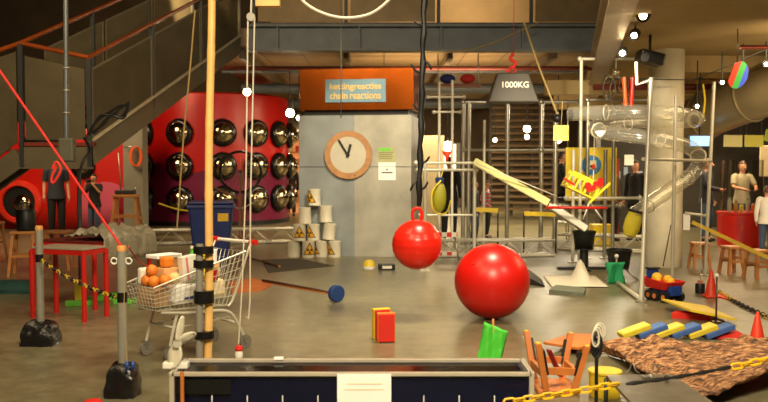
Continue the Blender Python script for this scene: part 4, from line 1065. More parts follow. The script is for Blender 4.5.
# safety sign
sg = P(591,174,16.4); t = thing('hanging_safety_sign', 'large yellow panel with blue round emblem behind the scaffold', 'sign', sg)
MB().box((0,0,0),(.98,.03,1.02)).build('panel', mat('sign yellow', (232,204,40), .5, 0, .04), t, bevel=.005)
MB().lathe([(.19,0),(.19,.012),(0,.012)], 36, Matrix.Translation((.0,-.018,.17)) @ Matrix.Rotation(PI/2,4,'X')).build('blue_emblem', mat('sign blue', (42,120,176), .5), t)
em = MB(); em.box((.03,-.036,.19),(.12,.006,.14)); em.box((-.01,-.036,.13),(.05,.006,.08)); em.bar((.05,-.036,.14),(.10,-.036,.04),.05,.006); em.build('white_figure', mat('cream print', (226,214,170), .6), t)
for s in (-1,1): MB().tube([(s*.45,0.03,.5),(s*.45,.03,P(591,102,16.4).z-sg.z)], .012, 6).build('hanger', steel, t)
# ---- buckets
def bucket(label, loc, h, r):
    t = thing('black_bucket', label, 'bucket', loc, 0, None)
    MB().lathe([(r*.80,0),(r,h),(r*1.05,h),(r*1.05,h-.03)], 28, caps=False).build('body', black, t, solid=.006)
    MB().lathe([(0,.004),(r*.8,.004)], 28, caps=False).build('bottom', black, t)
    MB().tube([Vector((r*1.05*math.cos(PI*i/12), r*.5*math.sin(PI*i/12)-.0, h-.03-.1*math.sin(PI*i/12))) for i in range(13)], .006, 6).build('handle', steel, t)
b1 = P(584,248,13.4); t1 = bucket('black bucket on a dark stand at the end of the white chute', b1, .27, .175)
t = thing('bucket_stand', 'dark crossbar stand carrying the black bucket by the white chute', 'stand', (b1.x,b1.y,0))
MB().tube([(0,0,.04),(0,0,b1.z-.004)], .07, 14).build('column', black, t)
MB().bar((-.42,0,.02),(.42,0,.02),.08,.04).build('foot_bar', black, t); MB().bar((0,-.3,.02),(0,.3,.02),.08,.04).build('foot_bar', black, t)
MB().lathe([(.15,b1.z-.02),(.15,b1.z-.004)],20).build('top_plate', black, t)
b2 = P(619,267,12.2); t2 = bucket('black bucket above the green cloth', b2, .255, .175)
t = thing('bucket_stand', 'splayed steel stand under the black bucket above the green cloth', 'stand', (b2.x,b2.y,0))
MB().lathe([(.14,b2.z-.02),(.14,b2.z-.004)],20).build('top_plate', dark_steel, t)
for k in range(3):
    an = R(90+120*k); MB().tube([(.1*math.cos(an),.1*math.sin(an),b2.z-.02),(.28*math.cos(an),.28*math.sin(an),0)], .018, 8).build('leg', steel, t)
gl = G(626,289); gl = Vector((gl.x, 11.78, 0)); rows = []
for i in range(10):
    f = i/9; rows.append([Vector((gl.x-.12+.24*j/8+.02*math.sin(f*5+j), gl.y+.03*math.sin(j*1.7+f*2)-.02, .30*f+.0)) for j in range(9)])
t = thing('green_cloth', 'emerald green cloth hanging from a peg below the black bucket', 'cloth', (gl.x,gl.y,0))
W(t.location).grid(rows).build('cloth', mat('emerald cloth', (32,150,96), .8, 0, .12), t, solid=.008)
MB().tube([(.02,.03,0),(.02,.03,.36)], .012, 8).build('peg', steel, t); MB().sphere((.02,.03,.38), .03).build('white_knob', white, t)
# white sheet mound, boards
rows = []
c = G(578,282)
for i in range(15):
    row = []
    for j in range(19):
        u = i/14*2-1; v = j/18*2-1
        z = .015+.30*math.exp(-((v-.22)**2*14+(u+.05)**2*5))*(1-.3*abs(u))+.05*max(0,noise.noise(Vector((u*2,v*3,4))))*(1-abs(u))*(1-abs(v))
        row.append(Vector((c.x-.05+.38*v+.05*u, c.y+.56*u, z)))
    rows.append(row)
solo('white_dust_sheet', 'white sheet draped in a peak on the floor by the black buckets', 'sheet', MB().grid(rows), mat('white sheet', (226,218,196), .7, 0, .05, 4), solid=.008)
p = [G(549,293),G(584,296.5),G(586,291),G(556,288)]; 
solo('grey_board', 'flat grey green board lying on the floor beside the big red ball', 'board', MB().prism([q.xy[:] for q in p], .0, .045), mat('grey green board', (104,110,92), .6))
p = [G(524,276),G(528,284.5),G(545,287),G(546,284)]
solo('dark_wedge', 'low dark wedge on the floor behind the grey green board', 'wedge', MB().add([p[0]+Vector((0,.3,0)),p[1],p[2],p[3]+Vector((0,.3,0)),p[0]+Vector((0,.3,.16)),p[1]+Vector((0,0,.10)),p[2]+Vector((0,0,.015)),p[3]+Vector((0,.3,.02))],[(0,3,2,1),(4,5,6,7),(0,1,5,4),(1,2,6,5),(2,3,7,6),(3,0,4,7)]), mat('black rubber wedge', (30,28,26), .6))
# green flag behind the tank
fl = Vector((px2x(494,6.6), 6.6, 0)); rows = []; random.seed(3)
for i in range(12):
    f = i/11; rows.append([Vector((-.10+.19*j/9+.035*f-.03*(1-f), .02*math.sin(j*1.3+f*3)+.03*f, .09+.31*f-.10*(j/9-.2)*f+.02*(j/9))) for j in range(10)])
t = thing('green_flag', 'bright green cloth flag on a short stick behind the tank', 'flag', fl)
MB().grid(rows).build('cloth', mat('leaf green cloth', (76,196,56), .7, 0, .08), t, solid=.006)
MB().tube([(.005,.05,0),(.005,.045,.44)], .009, 8).build('stick', wood, t)
MB().lathe([(.09,0),(.08,.03),(.02,.05)], 18).build('foot', dark_steel, t)
# ================================================================== THE NEAR RIGHT CORNER
# ---- upturned stool
ul = G(556,404); ul = Vector((px2x(556,6.2), 6.2, 0))
t = thing('upturned_stool', 'orange wooden stool standing upside down with its four legs in the air', 'stool', ul)
MB().box((0,0,.02),(.30,.34,.04)).build('seat', orange_wood, t, bevel=.01)
feet = [((-.09,-.16,.03),P(538,343,6.0)),((-.12,.15,.03),P(526.5,331,6.45)),((.11,-.15,.03),P(587,346,6.05)),((.09,.15,.03),P(570.5,333,6.45))]
for k,(a, b) in enumerate(feet):
    a = Vector(a); b = b-ul
    lg = MB().bar(a,b,.045,.04,(0,1,0)).build('leg', orange_wood, t, bevel=.005)
    u = (b-a); side = Vector((.030,0,0)) if k % 2 == 0 else Vector((.030,0,0))
    MB().bar(a+u*.35+side*(1 if k < 2 else -1), a+u*.86+side*(1 if k < 2 else -1), .015, .042,(0,1,0)).build('black_felt', black, lg)
    MB().sphere(b, .016, (1.2,1.1,.6)).build('foot_glide', yellow, lg)
def atleg(k, f): a = Vector(feet[k][0]); return a+(feet[k][1]-ul-a)*f
for (i,j,f) in ((0,2,.42),(1,3,.42),(0,1,.36),(2,3,.36)): MB().bar(atleg(i,f), atleg(j,f), .03,.05).build('stretcher', orange_wood, t)
solo('red_ribbon', 'dark red strap draped inside the upturned stool', 'strap', MB().bar(ul+Vector((-.05,-.04,.30)), ul+Vector((.05,.02,.09)), .05,.012), mat('dark red strap', (150,26,30), .5))
# ---- orange board
bp_ = [G(543,350),G(572,341),G(600,342),G(594,353),G(578,356)]
t = thing('orange_plywood', 'pointed orange wooden panel lying behind the upturned stool', 'panel', (bp_[0].x,bp_[0].y,0))
W(t.location).prism([q.xy[:] for q in bp_], .05, .075).build('top', orange_wood, t, bevel=.004)
for q in (bp_[1], bp_[3], bp_[4]): W(t.location).box((q.x*.96+.07,q.y*.99,.025),(.06,.06,.05)).build('block_foot', black, t)
# ---- rough bark trough
rows = []
NU, NV = 110, 70
for i in range(NU+1):
    u = i/NU; row = []
    for j in range(NV+1):
        v = j/NV
        far = Vector((px2x(603+195*u,7.4), 7.4+.05*u, .10+.02*math.sin(u*9)))
        K = .46
        if u < K: g_ = u/K; near = P(603,343,7.35).lerp(P(692,404,5.55), g_)
        else: g_ = (u-K)/(1-K); near = P(692,404,5.55).lerp(P(806,356,6.3), g_)
        p = far.lerp(near, v); sag = math.sin(PI*v)
        p.z -= .10*sag*(1-.3*u); p.z = max(p.z, .03)
        d = noise.fractal(Vector((u*11,v*14,1.3)), 1.0, 2.0, 4)*.024+abs(noise.noise(Vector((u*2.2+v*1.5,v*6-u*13,5))))*.06
        p.z += d*min(1,4*min(u+.05,1.05-u)); p.y += d*.4
        row.append(p)
    rows.append(row)
bark = bpy.data.materials.new('rough brown bark'); bark.use_nodes = True
nt = bark.node_tree; N = nt.nodes; L = nt.links; b = N['Principled BSDF']; b.inputs['Roughness'].default_value = .7
tc = N.new('ShaderNodeTexCoord'); mp = N.new('ShaderNodeMapping'); mp.inputs['Scale'].default_value = (6,15,15); mp.inputs['Rotation'].default_value = (0,0,.5)
L.new(tc.outputs['Object'], mp.inputs['Vector'])
nz = N.new('ShaderNodeTexNoise'); nz.inputs['Scale'].default_value = 1.6; nz.inputs['Detail'].default_value = 9; nz.inputs['Roughness'].default_value = .7; L.new(mp.outputs['Vector'], nz.inputs['Vector'])
rp = N.new('ShaderNodeValToRGB'); E_ = rp.color_ramp.elements; E_[0].position = .40; E_[0].color = rgb((52,28,14)); E_[1].position = .60; E_[1].color = rgb((214,160,108))
e = E_.new(.5); e.color = rgb((142,94,56)); L.new(nz.outputs['Fac'], rp.inputs['Fac']); L.new(rp.outputs['Color'], b.inputs['Base Color'])
bmp = N.new('ShaderNodeBump'); bmp.inputs['Strength'].default_value = .9; bmp.inputs['Distance'].default_value = .03; L.new(nz.outputs['Fac'], bmp.inputs['Height']); L.new(bmp.outputs['Normal'], b.inputs['Normal'])
solo('bark_trough', 'long rough brown bark sheet curled like a shallow trough', 'bark', MB().grid(rows), bark, solid=.02)
# ---- steel plate with small metal bits
pz = .22
pp = [G(606,375,pz),G(672,374,pz),G(716,404,pz),G(640,412,pz)]
t = thing('steel_plate', 'scuffed grey steel plate with bits of metal in front of the bark', 'plate', (pp[0].x,pp[0].y-.2,0))
W(t.location).prism([q.xy[:] for q in pp], pz-.02, pz).build('plate', mat('scuffed steel plate', (112,103,86), .32, .45, .25, 5, .15, 12), t)
for q in pp: W(t.location).tube([(q.x*.985+.02,q.y*.985+.07,0),(q.x*.985+.02,q.y*.985+.07,pz-.02)], .015, 8).build('leg', dark_steel, t)
for k,(px,py,l) in enumerate(((632,374,'bent wire piece on the steel plate nearest the black rod'),(646,379,'short pale bolt in the middle of the steel plate'),(655,375,'small metal clip on the steel plate beyond the bolt'),(668,381,'dark metal clip on the steel plate toward the bark'))):
    q = G(px,py,pz+.002); t = thing('metal_bit', l, 'metal piece', q, .5*k)
    if k % 2 == 0: MB().tube(smooth_path([(-.04,0,.006),(-.01,.02,.03),(.0,0,.075),(.02,-.02,.03),(.05,0,.008)],4), .005, 6).build('wire', steel, t)
    else:
        MB().cyl((-.03,0,.012),(.03,0,.012),.011,None,10).build('shank', steel, t); MB().cyl((.03,0,.014),(.045,0,.014),.016,None,6).build('head', pale_steel if k == 1 else dark_steel, t)
# ---- yellow drum and black rod
yl_ = Vector((px2x(607,6.03), 6.03, 0)); yz = P(607,370,6.03).z
t = thing('yellow_drum', 'yellow cylinder with flat top in front of the orange panel', 'drum', yl_)
MB().lathe([(.108,0),(.112,.02),(.112,yz-.02),(.12,yz-.015),(.12,yz),(0,yz)], 32, caps=False).build('body', yellow, t)
rl = Vector((px2x(598.5,5.45), 5.45, 0)); rz_ = P(598,330,5.45).z
t = thing('black_rod', 'black upright rod with flat loop grip near the upturned stool', 'rod', rl)
MB().tube([(0,0,0),(0,0,rz_-.05)], .012, 10).build('rod', black, t)
MB().tube([(.028*math.cos(2*PI*i/24),0,rz_-.10+.075*math.sin(2*PI*i/24)) for i in range(24)], .013, 8, closed=True).build('loop_grip', black, t)
MB().lathe([(.07,0),(.07,.015),(.02,.03)], 20).build('foot', black, t)
t = thing('hanging_white_cord_coil', 'white cord coiled over the top of the black rod', 'cord', rl+Vector((0,0,rz_-.02)))
for k in range(4): MB().tube([Vector((-.012+.012*k+(.022+.004*k)*math.cos(2*PI*i/20), -.015+.012*k, -.03+.055*math.sin(2*PI*i/20)+.012*k)) for i in range(20)], .006, 6, closed=True).build('coil', rope_white, t)
# ---- yellow plastic chain
mb = MB(); q = [P(505,402,5.1), P(560,394,5.1), P(624,383,5.1)]
chain(mb, smooth_path(q,8), .058, .0075, .019)
mb2 = MB(); chain(mb2, smooth_path([P(732,367,5.15), P(752,363,5.15), P(790,353,5.15)],6), .058, .0075, .019)
solo('hanging_yellow_chain', 'yellow plastic chain hanging across before the upturned stool', 'chain', mb, mat('yellow chain plastic', (240,190,24), .4, 0, .04))
solo('hanging_yellow_chain', 'yellow plastic chain hanging over the end of the bark trough', 'chain', mb2, MC['yellow chain plastic'])
solo('hanging_black_rope', 'dark rope joining the yellow chains across the bark trough', 'rope', MB().tube(arc(P(626,384,5.1), P(731,367,5.15), .008, 14), [.008+.003*((i*5)%3) for i in range(15)], 7), black_tape)
# ---- fallen dominoes
cols = [yellow_foam, blue_foam]
labs = ['yellow foam slab at the far end of the fallen row beside the bark','blue foam slab leaning between the two yellow slabs nearest the stool','second yellow slab of the fallen row, between two blue ones','middle blue slab of the fallen row over the bark edge','third yellow slab of the fallen row, nearest the red dome','last blue foam slab of the fallen row by the red dome']
for k in range(6):
    g = G(634+16.6*k, 338+.1*k)
    t = thing('foam_slab', labs[k], 'foam slab', (g.x, g.y, .0), R(3), 'fallen foam slabs')
    t.rotation_euler = (0, -R(19), R(4)); t.location.z = .075
    Mx = MB(); Mx.box((0,0,0),(.29,.17,.05)); Mx.build('slab', cols[k%2], t, bevel=.008)
    MB().box((0,0,.026),(.26,.14,.004)).build('top_sheet', mat('pale yellow face', (226,208,96), .7) if k%2 == 0 else mat('pale blue face', (84,118,176), .7), t)
# ---- see-saw board
sb = G(702,325)
t = thing('seesaw_board', 'yellow board tilted on a red wedge beyond the foam slabs', 'ramp', sb)
q = [G(661,309),G(684,317),G(736,323),G(716,316)]
pts = [(G(661,309)-sb),(G(690,323)-sb),(G(737,324)-sb),(G(706,311)-sb)]
hz_ = [.10,.12,.03,.04]
vs = [Vector((p.x,p.y,h)) for p,h in zip(pts,hz_)]+[Vector((p.x,p.y,h+.022)) for p,h in zip(pts,hz_)]
MB().add(vs,[(0,3,2,1),(4,5,6,7),(0,1,5,4),(1,2,6,5),(2,3,7,6),(3,0,4,7)]).build('board', yellow, t)
a = G(678,319)-sb; MB().prism([(a.x-.05,a.y+.05),(a.x+.3,a.y-.12),(a.x+.34,a.y+.05),(a.x+.05,a.y+.2)],0,.06).build('red_wedge', red_foam, t)
rd = G(716,327); t = thing('thin_stick_stand', 'thin brown stick upright by the yellow seesaw board', 'stick', rd)
MB().tube([(0,0,0),(0,0,.52)], .010, 8).build('stick', MC['dark brown wood'], t); MB().box((0,0,.03),(.08,.08,.06)).build('block', MC['dark brown wood'], t); MB().sphere((0,0,.53), .02).build('white_tip', white, t)
t = thing('red_dome', 'flat red dome on the floor behind the bark trough', 'dome', G(727,337)); MB().lathe([(.17,0),(.16,.03),(.1,.06),(0,.075)], 28, caps=False).build('dome', red_foam, t); MB().torus((0,0,.01),.17,.01,n=28).build('rim', red_foam, t)
# ---- toy truck
tl = G(667,302); t = thing('toy_dump_truck', 'toy dump truck with red bed, blue chassis and yellow load', 'toy truck', tl+Vector((0,.1,0)), R(-66))
bl = mat('toy blue plastic', (30,66,150), .4)
MB().box((0,0,.11),(.40,.16,.05)).build('chassis', bl, t, bevel=.008)
MB().box((.175,0,.16),(.06,.18,.08)).build('front_bumper', bl, t, bevel=.01)
mb = MB(); mb.add([(-.2,-.10,.15),(.13,-.10,.15),(.13,.10,.15),(-.2,.10,.15),(-.25,-.14,.27),(.2,-.14,.25),(.2,.14,.25),(-.25,.14,.27)],[(0,3,2,1),(0,1,5,4),(1,2,6,5),(2,3,7,6),(3,0,4,7)]); mb.build('dump_bed', red_foam, t, solid=.012)
MB().box((-.21,0,.31),(.07,.14,.10)).build('cab', bl, t, bevel=.01)
MB().box((-.21,0,.375),(.09,.16,.02)).build('cab_roof', black, t)
for x in (-.13,-.02,.13):
    for s in (-1,1): w = MB().cyl((x,s*.09,.065),(x,s*.14,.065),.065,None,22).build('wheel', black, t); MB().cyl((x,s*.14,.065),(x,s*.145,.065),.03,None,14).build('hub_cap', orange_wood, w)
for k,(x,y,z,r) in enumerate(((-.1,-.03,.27,.065),(.02,.03,.26,.055),(.125,-.02,.25,.05),(-.02,-.08,.255,.03))):
    solo('yellow_toy_ball', ('biggest yellow ball in the toy truck bed beside its cab','yellow ball in the middle of the toy truck bed','yellow ball at the open end of the toy truck bed','small yellow ball by the side wall of the toy truck bed')[k], 'ball', MB().sphere(t.matrix_basis @ Vector((x,y,z+.0)), r), mat('toy yellow', (240,186,36), .45), 'yellow balls loaded in the toy truck')
solo('hanging_truck_string', 'thin dark string rising from the toy truck', 'string', MB().tube([tl+Vector((-.02,.1,.42)), P(671,225,10.5)], .007, 5), black)
# black canister on pole
cl = P(700,291,10.9); t = thing('hanging_black_can', 'small black can with white cap hanging beside the orange cone', 'can', cl)
MB().lathe([(.055,-.10),(.06,-.09),(.06,.09),(.055,.10)], 18).build('can', black, t)
for s in (-.02,.025): MB().cyl((s,0,.10),(s,0,.14),.016,None,10).build('cap', mat('salmon cap', (206,130,100), .5), t)
MB().lathe([(.012,-.17),(.018,-.10)], 10).build('tip', white, t); MB().tube([(0,0,.1),(-.0,0,1.2)], .005, 5).build('string', rope_white, t)
# ---- cones
def cone(label, loc, h):
    t = thing('traffic_cone', label, 'cone', loc)
    MB().box((0,0,.012),(h*.55,h*.55,.024)).build('base', orange_cone, t, bevel=.01)
    MB().lathe([(h*.24,.024),(h*.22,.05),(h*.05,h*.97),(h*.035,h),(0,h)], 24, caps=False).build('cone_body', orange_cone, t); return t
cone('small orange traffic cone beside the hanging black can', G(711,297), .34)
cone('small orange traffic cone behind the end of the bark trough', G(757,345.5), .31)
t = solo('orange_flat_pad', 'flat orange pad on the floor beside the small cone', 'pad', MB().prism([G(716,297).xy[:],G(728,300).xy[:],G(730,297).xy[:],G(720,294).xy[:]],0,.015), orange_cone)
mb = MB(); chain(mb, [G(718,293)+Vector((0,0,.02)),G(742,307)+Vector((0,0,.02)),G(775,322)+Vector((0,0,.02))], .075, .010, .022)
solo('floor_chain', 'yellow and black chain lying on the floor between the cones', 'chain', mb, stripe_mat('chain stripes', (214,184,60), (36,32,24), 5))
# far barrier tape
a = P(692,222,11.9); b = P(790,268,11.4)
t = thing('hanging_barrier_tape', 'yellow barrier tape sloping before the wooden stools', 'tape', (a+b)/2)
W(t.location).bar(a,b,.012,.05).build('tape', mat('barrier yellow', (214,178,44), .5, 0, .15, 12), t)
# ---- red counter with glass case and stools
cc = Vector((px2x(741,17.2), 17.4, 0)); CRD = .50
cl2 = Vector((px2x(741,17.3), 17.3, 0)); RR = .44
t = thing('red_counter', 'round red counter with clear screen on top', 'counter', cl2)
MB().lathe([(RR,0),(RR,.02),(RR,.64),(RR+.02,.66),(RR+.02,.70),(0,.70)], 48, caps=False).build('body', red_paint, t)
MB().lathe([(RR-.02,.70),(RR-.02,1.75)], 48, a0=PI, a1=2*PI).build('clear_screen', clear('clear screen', (215,214,204), .3, .1, .06), t)
jm = [mat('jar amber',(200,150,60),.2),mat('jar pale',(206,206,190),.2),mat('jar lime',(206,214,70),.3),mat('jar orange',(214,120,40),.3)]
jl = ['tall pale jar on the red counter at the end by the dark suited man','amber jar second along the red counter','lime jar third along the red counter','pale jar in the middle of the red counter','orange jar in front of the light shirted person','amber jar at the far end of the red counter']
for k in range(6):
    h = (.30,.24,.16,.28,.18,.22)[k]; x = -.30+.12*k; q = cl2+Vector((x,-.18-.02*(k%2),.702)); jt = thing('counter_jar', jl[k], 'jar', q, 0, 'jars on the red counter')
    MB().lathe([(.035,0),(.04,.01),(.04,h*.8),(.025,h*.9)], 16).build('jar', jm[(1,0,2,1,3,0)[k]], jt); MB().lathe([(.03,h*.9),(.03,h),(0,h)], 14, caps=False).build('lid', steel, jt)
for k,(px,py,h,l) in enumerate(((704,270,.42,'wooden stool nearest the concrete column by the red counter'),(737,275,.42,'wooden stool in front of the middle of the red counter'),(763,281,.43,'wooden stool at the picture edge below the child in white'))):
    g = G(px,py); stool(g+Vector((0,.2,0)), .2*k, h, .26, l, mat('stool beech', (196,132,76), .45, 0, .15, 5), None, .03)
for k,(px,py,rz,l) in enumerate(((733,141,.02,'pale yellow card hanging first above the red counter'),(754,141,.0,'second yellow card hanging above the red counter'),(774,137,.25,'tilted yellow green card cut by the picture edge'))):
    q = P(px,py,16.0); t = thing('hanging_yellow_card', l, 'card', q, 0, 'yellow cards hanging over the counter'); t.rotation_euler = (0,rz,0)
    MB().box((0,0,0),(.35,.012,.22)).build('card', mat('lemon card %d'%k, ((232,218,140),(222,208,84),(176,186,40))[k], .6, 0, .03), t)
    for s in (-.14,.14): MB().tube([(s,0,.11),(s,0,3.5-q.z)], .004, 5).build('string', wire_m, t)
q = P(700,141,14.7); t = thing('hanging_screen', 'small glowing blue monitor hanging by the concrete column', 'monitor', q)
MB().box((0,.03,0),(.37,.06,.2)).build('case', black, t); MB().box((0,-.005,0),(.34,.01,.17)).build('screen', mat('blue screen', (120,170,230), .3, 0, .5, 8, emit=2.2), t); MB().tube([(0,.03,.1),(0,.03,3.5-q.z)], .015, 6).build('bracket', dark_steel, t)
q = P(767,161,18.2); t = thing('hanging_round_panel', 'rounded cream panel behind the light shirted person', 'panel', q)
MB().box((.15,0,0),(.62,.03,.66)).build('panel', mat('cream panel', (196,178,140), .6), t, bevel=.1)
# ---- lamps
def spot_can(label, q, aim, lens=True, r=.07, L_=.2, strength=30, name='hanging_spotlight', colr=(255,226,170)):
    q = Vector(q); t = thing(name, label, 'spotlight', q); u = (Vector(aim)-q).normalized(); M = rot_to(u)
    MB(M).lathe([(r*.5,-L_*.6),(r*.8,-L_*.5),(r,-L_*.2),(r,L_*.5),(r*.5,L_*.49)], 20).build('can', black, t)
    MB(M).lathe([(r*.55,L_*.505),(0,L_*.51)], 20, caps=False).build('lens', mat('lamp lens %d'%strength, colr, .4, 0, 0, emit=strength), t)
    MB().tube([(0,0,0),(0,0,r*1.5),(0,0,max(r*1.6, 3.38-q.z))], .012, 6).build('yoke', dark_steel, t)
    return t
spot_can('black spotlight hung first under the cream girder', P(644,14,10.6), P(560,180,6), r=.085, strength=18)
spot_can('lit spotlight hung lower on the cream girder', P(635,34,11.2), P(500,260,5), r=.07, strength=40)
spot_can('lit spotlight above the chrome pulley loops', P(623,52,12.0), P(520,260,5), r=.07, strength=40)
q = P(650,58,12.2); t = thing('hanging_projector', 'bulky black projector hung beside the concrete column top', 'projector', q)
MB(Matrix.Rotation(R(14),4,'Y')).box((0,0,0),(.36,.3,.17)).build('case', black, t, bevel=.03); MB().cyl((-.12,-.15,-.0),(-.14,-.24,-.02),.06,None,18).build('lens_barrel', black, t); MB().tube([(0,0,.08),(0,0,3.5-q.z)], .02, 8).build('mount', dark_steel, t)
for k,(px,py,d) in enumerate(((722,82,13.0),(743,68,12.2),(766,64,12.0),(697,106,14.2))):
    spot_can(('small lit lamp by the tall tube under the ochre ceiling','lit lamp just below the rainbow lens','bright lit lamp at the picture edge under the ochre ceiling','small lit lamp beside the concrete column')[k], P(px,py,d), Vector((0,-3,0.2)), r=.05, L_=.12, strength=40)
q = P(738,75,11.6); t = thing('hanging_colour_lens', 'round lens banded red, green and blue hung under the ochre ceiling', 'lens', q)
MC_ = [((206,60,30),-.10),((60,170,70),-.02),((56,84,210),.06)]
for nm,(c,x0),w in zip(('red_band','green_band','blue_band'),MC_,(.08,.08,.08)):
    pl = []
    for i in range(13):
        x = x0+w*i/12; pl.append((x, math.sqrt(max(0,.0361-(x+.0)**2*2.2))))
    pl = pl+[(x,-z) for x,z in pl[::-1]]
    pl2 = [p for i,p in enumerate(pl) if i == 0 or (Vector(p)-Vector(pl[i-1])).length > 1e-5]
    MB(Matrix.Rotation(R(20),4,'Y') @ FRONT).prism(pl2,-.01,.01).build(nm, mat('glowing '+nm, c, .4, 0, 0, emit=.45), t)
MB().tube([(0,0.03,.17),(0,.03,3.5-q.z)], .008, 6).build('rod', dark_steel, t)
# yellow cord loops beside column
solo('hanging_yellow_strand', 'short yellow cord hanging beside the round column', 'cord', MB().tube([P(703,84,13.6),P(705,100,13.6),P(703,118,13.6)], .015, 6), ym)
solo('hanging_long_wire', 'long dark wire running from the round column to the picture edge', 'wire', MB().tube([P(640,79,12.9), P(694,80,12.9), P(775,46,12.0)], .008, 5), dark_steel)
# ---- far centre: slatted screen, lit shop, pendant lamps
t = thing('slatted_screen', 'tall brown slatted rack far behind the dark weight', 'rack', (px2x(522,27),27,0))
slm = mat('brown slat', (104,80,48), .6, 0, .2, 4)
w = 62*27/F/2
mb = MB()
for k in range(19): mb.box((0,0,.25+.20*k),(2*w,.22,.07))
mb.build('slats', slm, t)
for s in (-1,-.33,.33,1): MB().box((s*w,.1,1.95),(.1,.1,3.9)).build('upright', mat('dark upright', (60,52,40), .6), t)
MB().box((0,.18,2.4),(2*w,.03,2.9)).build('backing', mat('tan backing', (84,64,38), .7, 0, .2, 3), t)
sh = thing('lit_shelf_unit', 'brightly lit shelf of orange and red goods beyond the red drum', 'shelf', (px2x(290,29),29,0))
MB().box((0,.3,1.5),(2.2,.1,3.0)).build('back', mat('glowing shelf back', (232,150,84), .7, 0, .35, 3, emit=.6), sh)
for k in range(6): MB().box((0,.05,.4+.42*k),(2.2,.4,.04)).build('shelf', wood, sh)
random.seed(5)
gm = [mat('goods red',(206,60,36),.6),mat('goods cream',(230,206,160),.6),mat('goods orange',(226,130,50),.6)]
for k in range(5):
    for j in range(7):
        h = random.uniform(.16,.3); tag(MB().box((0,0,h/2),(.2,.2,h)).build('shelf_goods', gm[(j*2+k)%3]), 'small packet on the lit shelf beyond the red drum', 'packet', 'goods on the lit shelf').location = (px2x(290,29)-.9+.3*j, 29, .422+.42*k)
t = thing('hanging_silver_duct', 'short silver duct hanging in the gap between drum and cabinet', 'duct', P(293,130,27.5)); MB().tube([(-.22,0,0),(.5,0,0)], .28, 22).build('pipe', steel, t); MB().tube([(0,0,.28),(0,0,1.2)], .02, 6).build('hanger', steel, t)
def bulb(label, q, r, s, zt=3.9):
    q = Vector(q); t = thing('hanging_lamp', label, 'lamp', q); MB().sphere((0,0,0), r, n=14, k=8).build('bulb', mat('warm bulb %d'%s, (255,228,180), .4, 0, 0, emit=s), t)
    MB().tube([(0,0,r),(0,0,max(r*2,zt-q.z))], .012, 5).build('flex', dark_steel, t); MB().lathe([(r*.5,r*.7),(r*.5,r*1.5)], 12).build('socket', black, t)
for px,py,d,r,s,l in ((290,113,20,.10,40,'lit lamp in the gap beside the copper box, upper one'),(299,118,22,.07,30,'small lit lamp just beside the cabinet top edge'),(289,135,26,.12,30,'lit lamp under the silver duct beyond the drum'),
    (527,129,24,.10,30,'bright lamp hanging before the slatted rack, upper of two'),(527,137,24.5,.07,24,'bright lamp hanging before the slatted rack, lower of two'),(448,146,26,.16,24,'bright white lamp seen above the red funnel'),(495,140,25,.06,24,'tiny lamp behind the tall scaffold frame'),(558,140,22,.09,24,'lamp glowing behind the pale yellow tag'),
    (247,92,20,.09,40,'lit lamp right above the top edge of the red drum')):
    bulb(l, P(px,py,d), r, s, 3.95)
# bright window panel far behind person in black
t = thing('lit_doorway_panel', 'bright white lit panel far behind the lime yellow bag', 'panel', (px2x(446,33),33,0)); MB().box((0,0,1.95),(.75,.06,1.0)).build('lit_panel', mat('lit white panel', (240,226,196), .6, 0, .1, 2, emit=1.6), t); MB().box((0,.05,1.25),(1.1,.05,2.5)).build('frame', dark_steel, t)
t = thing('grey_cabinet', 'plain pale cabinet far behind between hopper strap and scaffold', 'cabinet', (px2x(432,22),22,0)); MB().box((0,0,1.2),(.6,.4,2.4)).build('body', mat('pale cabinet', (168,154,124), .6, 0, .1, 2), t, bevel=.01); MB().box((0,-.21,1.2),(.54,.02,2.3)).build('door', mat('pale cabinet', (168,154,124)), t)
# dark doorway with goods near column, dark table
t = thing('dark_display_case', 'dark display case with pale blue pieces behind the scaffold and column', 'display case', (px2x(622,21),21,0)); MB().box((0,0,1.2),(1.2,.5,2.4)).build('body', mat('dark case', (40,34,28), .5), t); 
for k in range(5): MB().box((-.35+.18*k,-.27,1.3+.1*(k%3)),(.09,.03,.2)).build('pale_item', mat('pale blue piece', (150,170,190), .3), t)  # small pale blue boxes on the front of the case
t = thing('red_strip_post', 'dark red upright panel behind the tall tubes', 'panel', (px2x(616,19.6),19.6,0)); MB().box((0,0,.9),(.14,.06,1.8)).build('panel', mat('deep red panel', (140,24,18), .5), t); MB().box((0,0,.03),(.3,.3,.06)).build('foot', black, t)
# red and blue bundles on a high shelf
t = thing('hanging_high_shelf', 'dark red plank shelf hung high beside the copper box', 'shelf', P(458,86,17.9)); MB().box((0,0,0),(.95,.4,.04)).build('plank', mat('maroon plank', (120,50,34), .6), t); 
for s in (-.42,.42): MB().tube([(s,0,0),(s,0,3.98-P(458,86,17.9).z)], .012, 6).build('rod', steel, t)
for k,(dx,c,l) in enumerate(((-.22,(30,40,96),'dark blue bundle on the high plank shelf'),(.2,(170,28,26),'red bundle on the high plank shelf'))):
    tag(MB().sphere((0,0,.10), .15, (1.1,.8,.66)).build('cloth_bundle', mat('bundle %d'%k, c, .8, 0, .15)), l, 'bundle').location = P(458,86,17.9)+Vector((dx,0,.05))
t = solo('red_pad', 'small red pad on the floor at the bottom picture edge', 'pad', (lambda m: m.lathe([(.07,0),(.075,.03),(.05,.06),(0,.07)],20,caps=False))(MB()), red_foam); t.location = G(93,409)
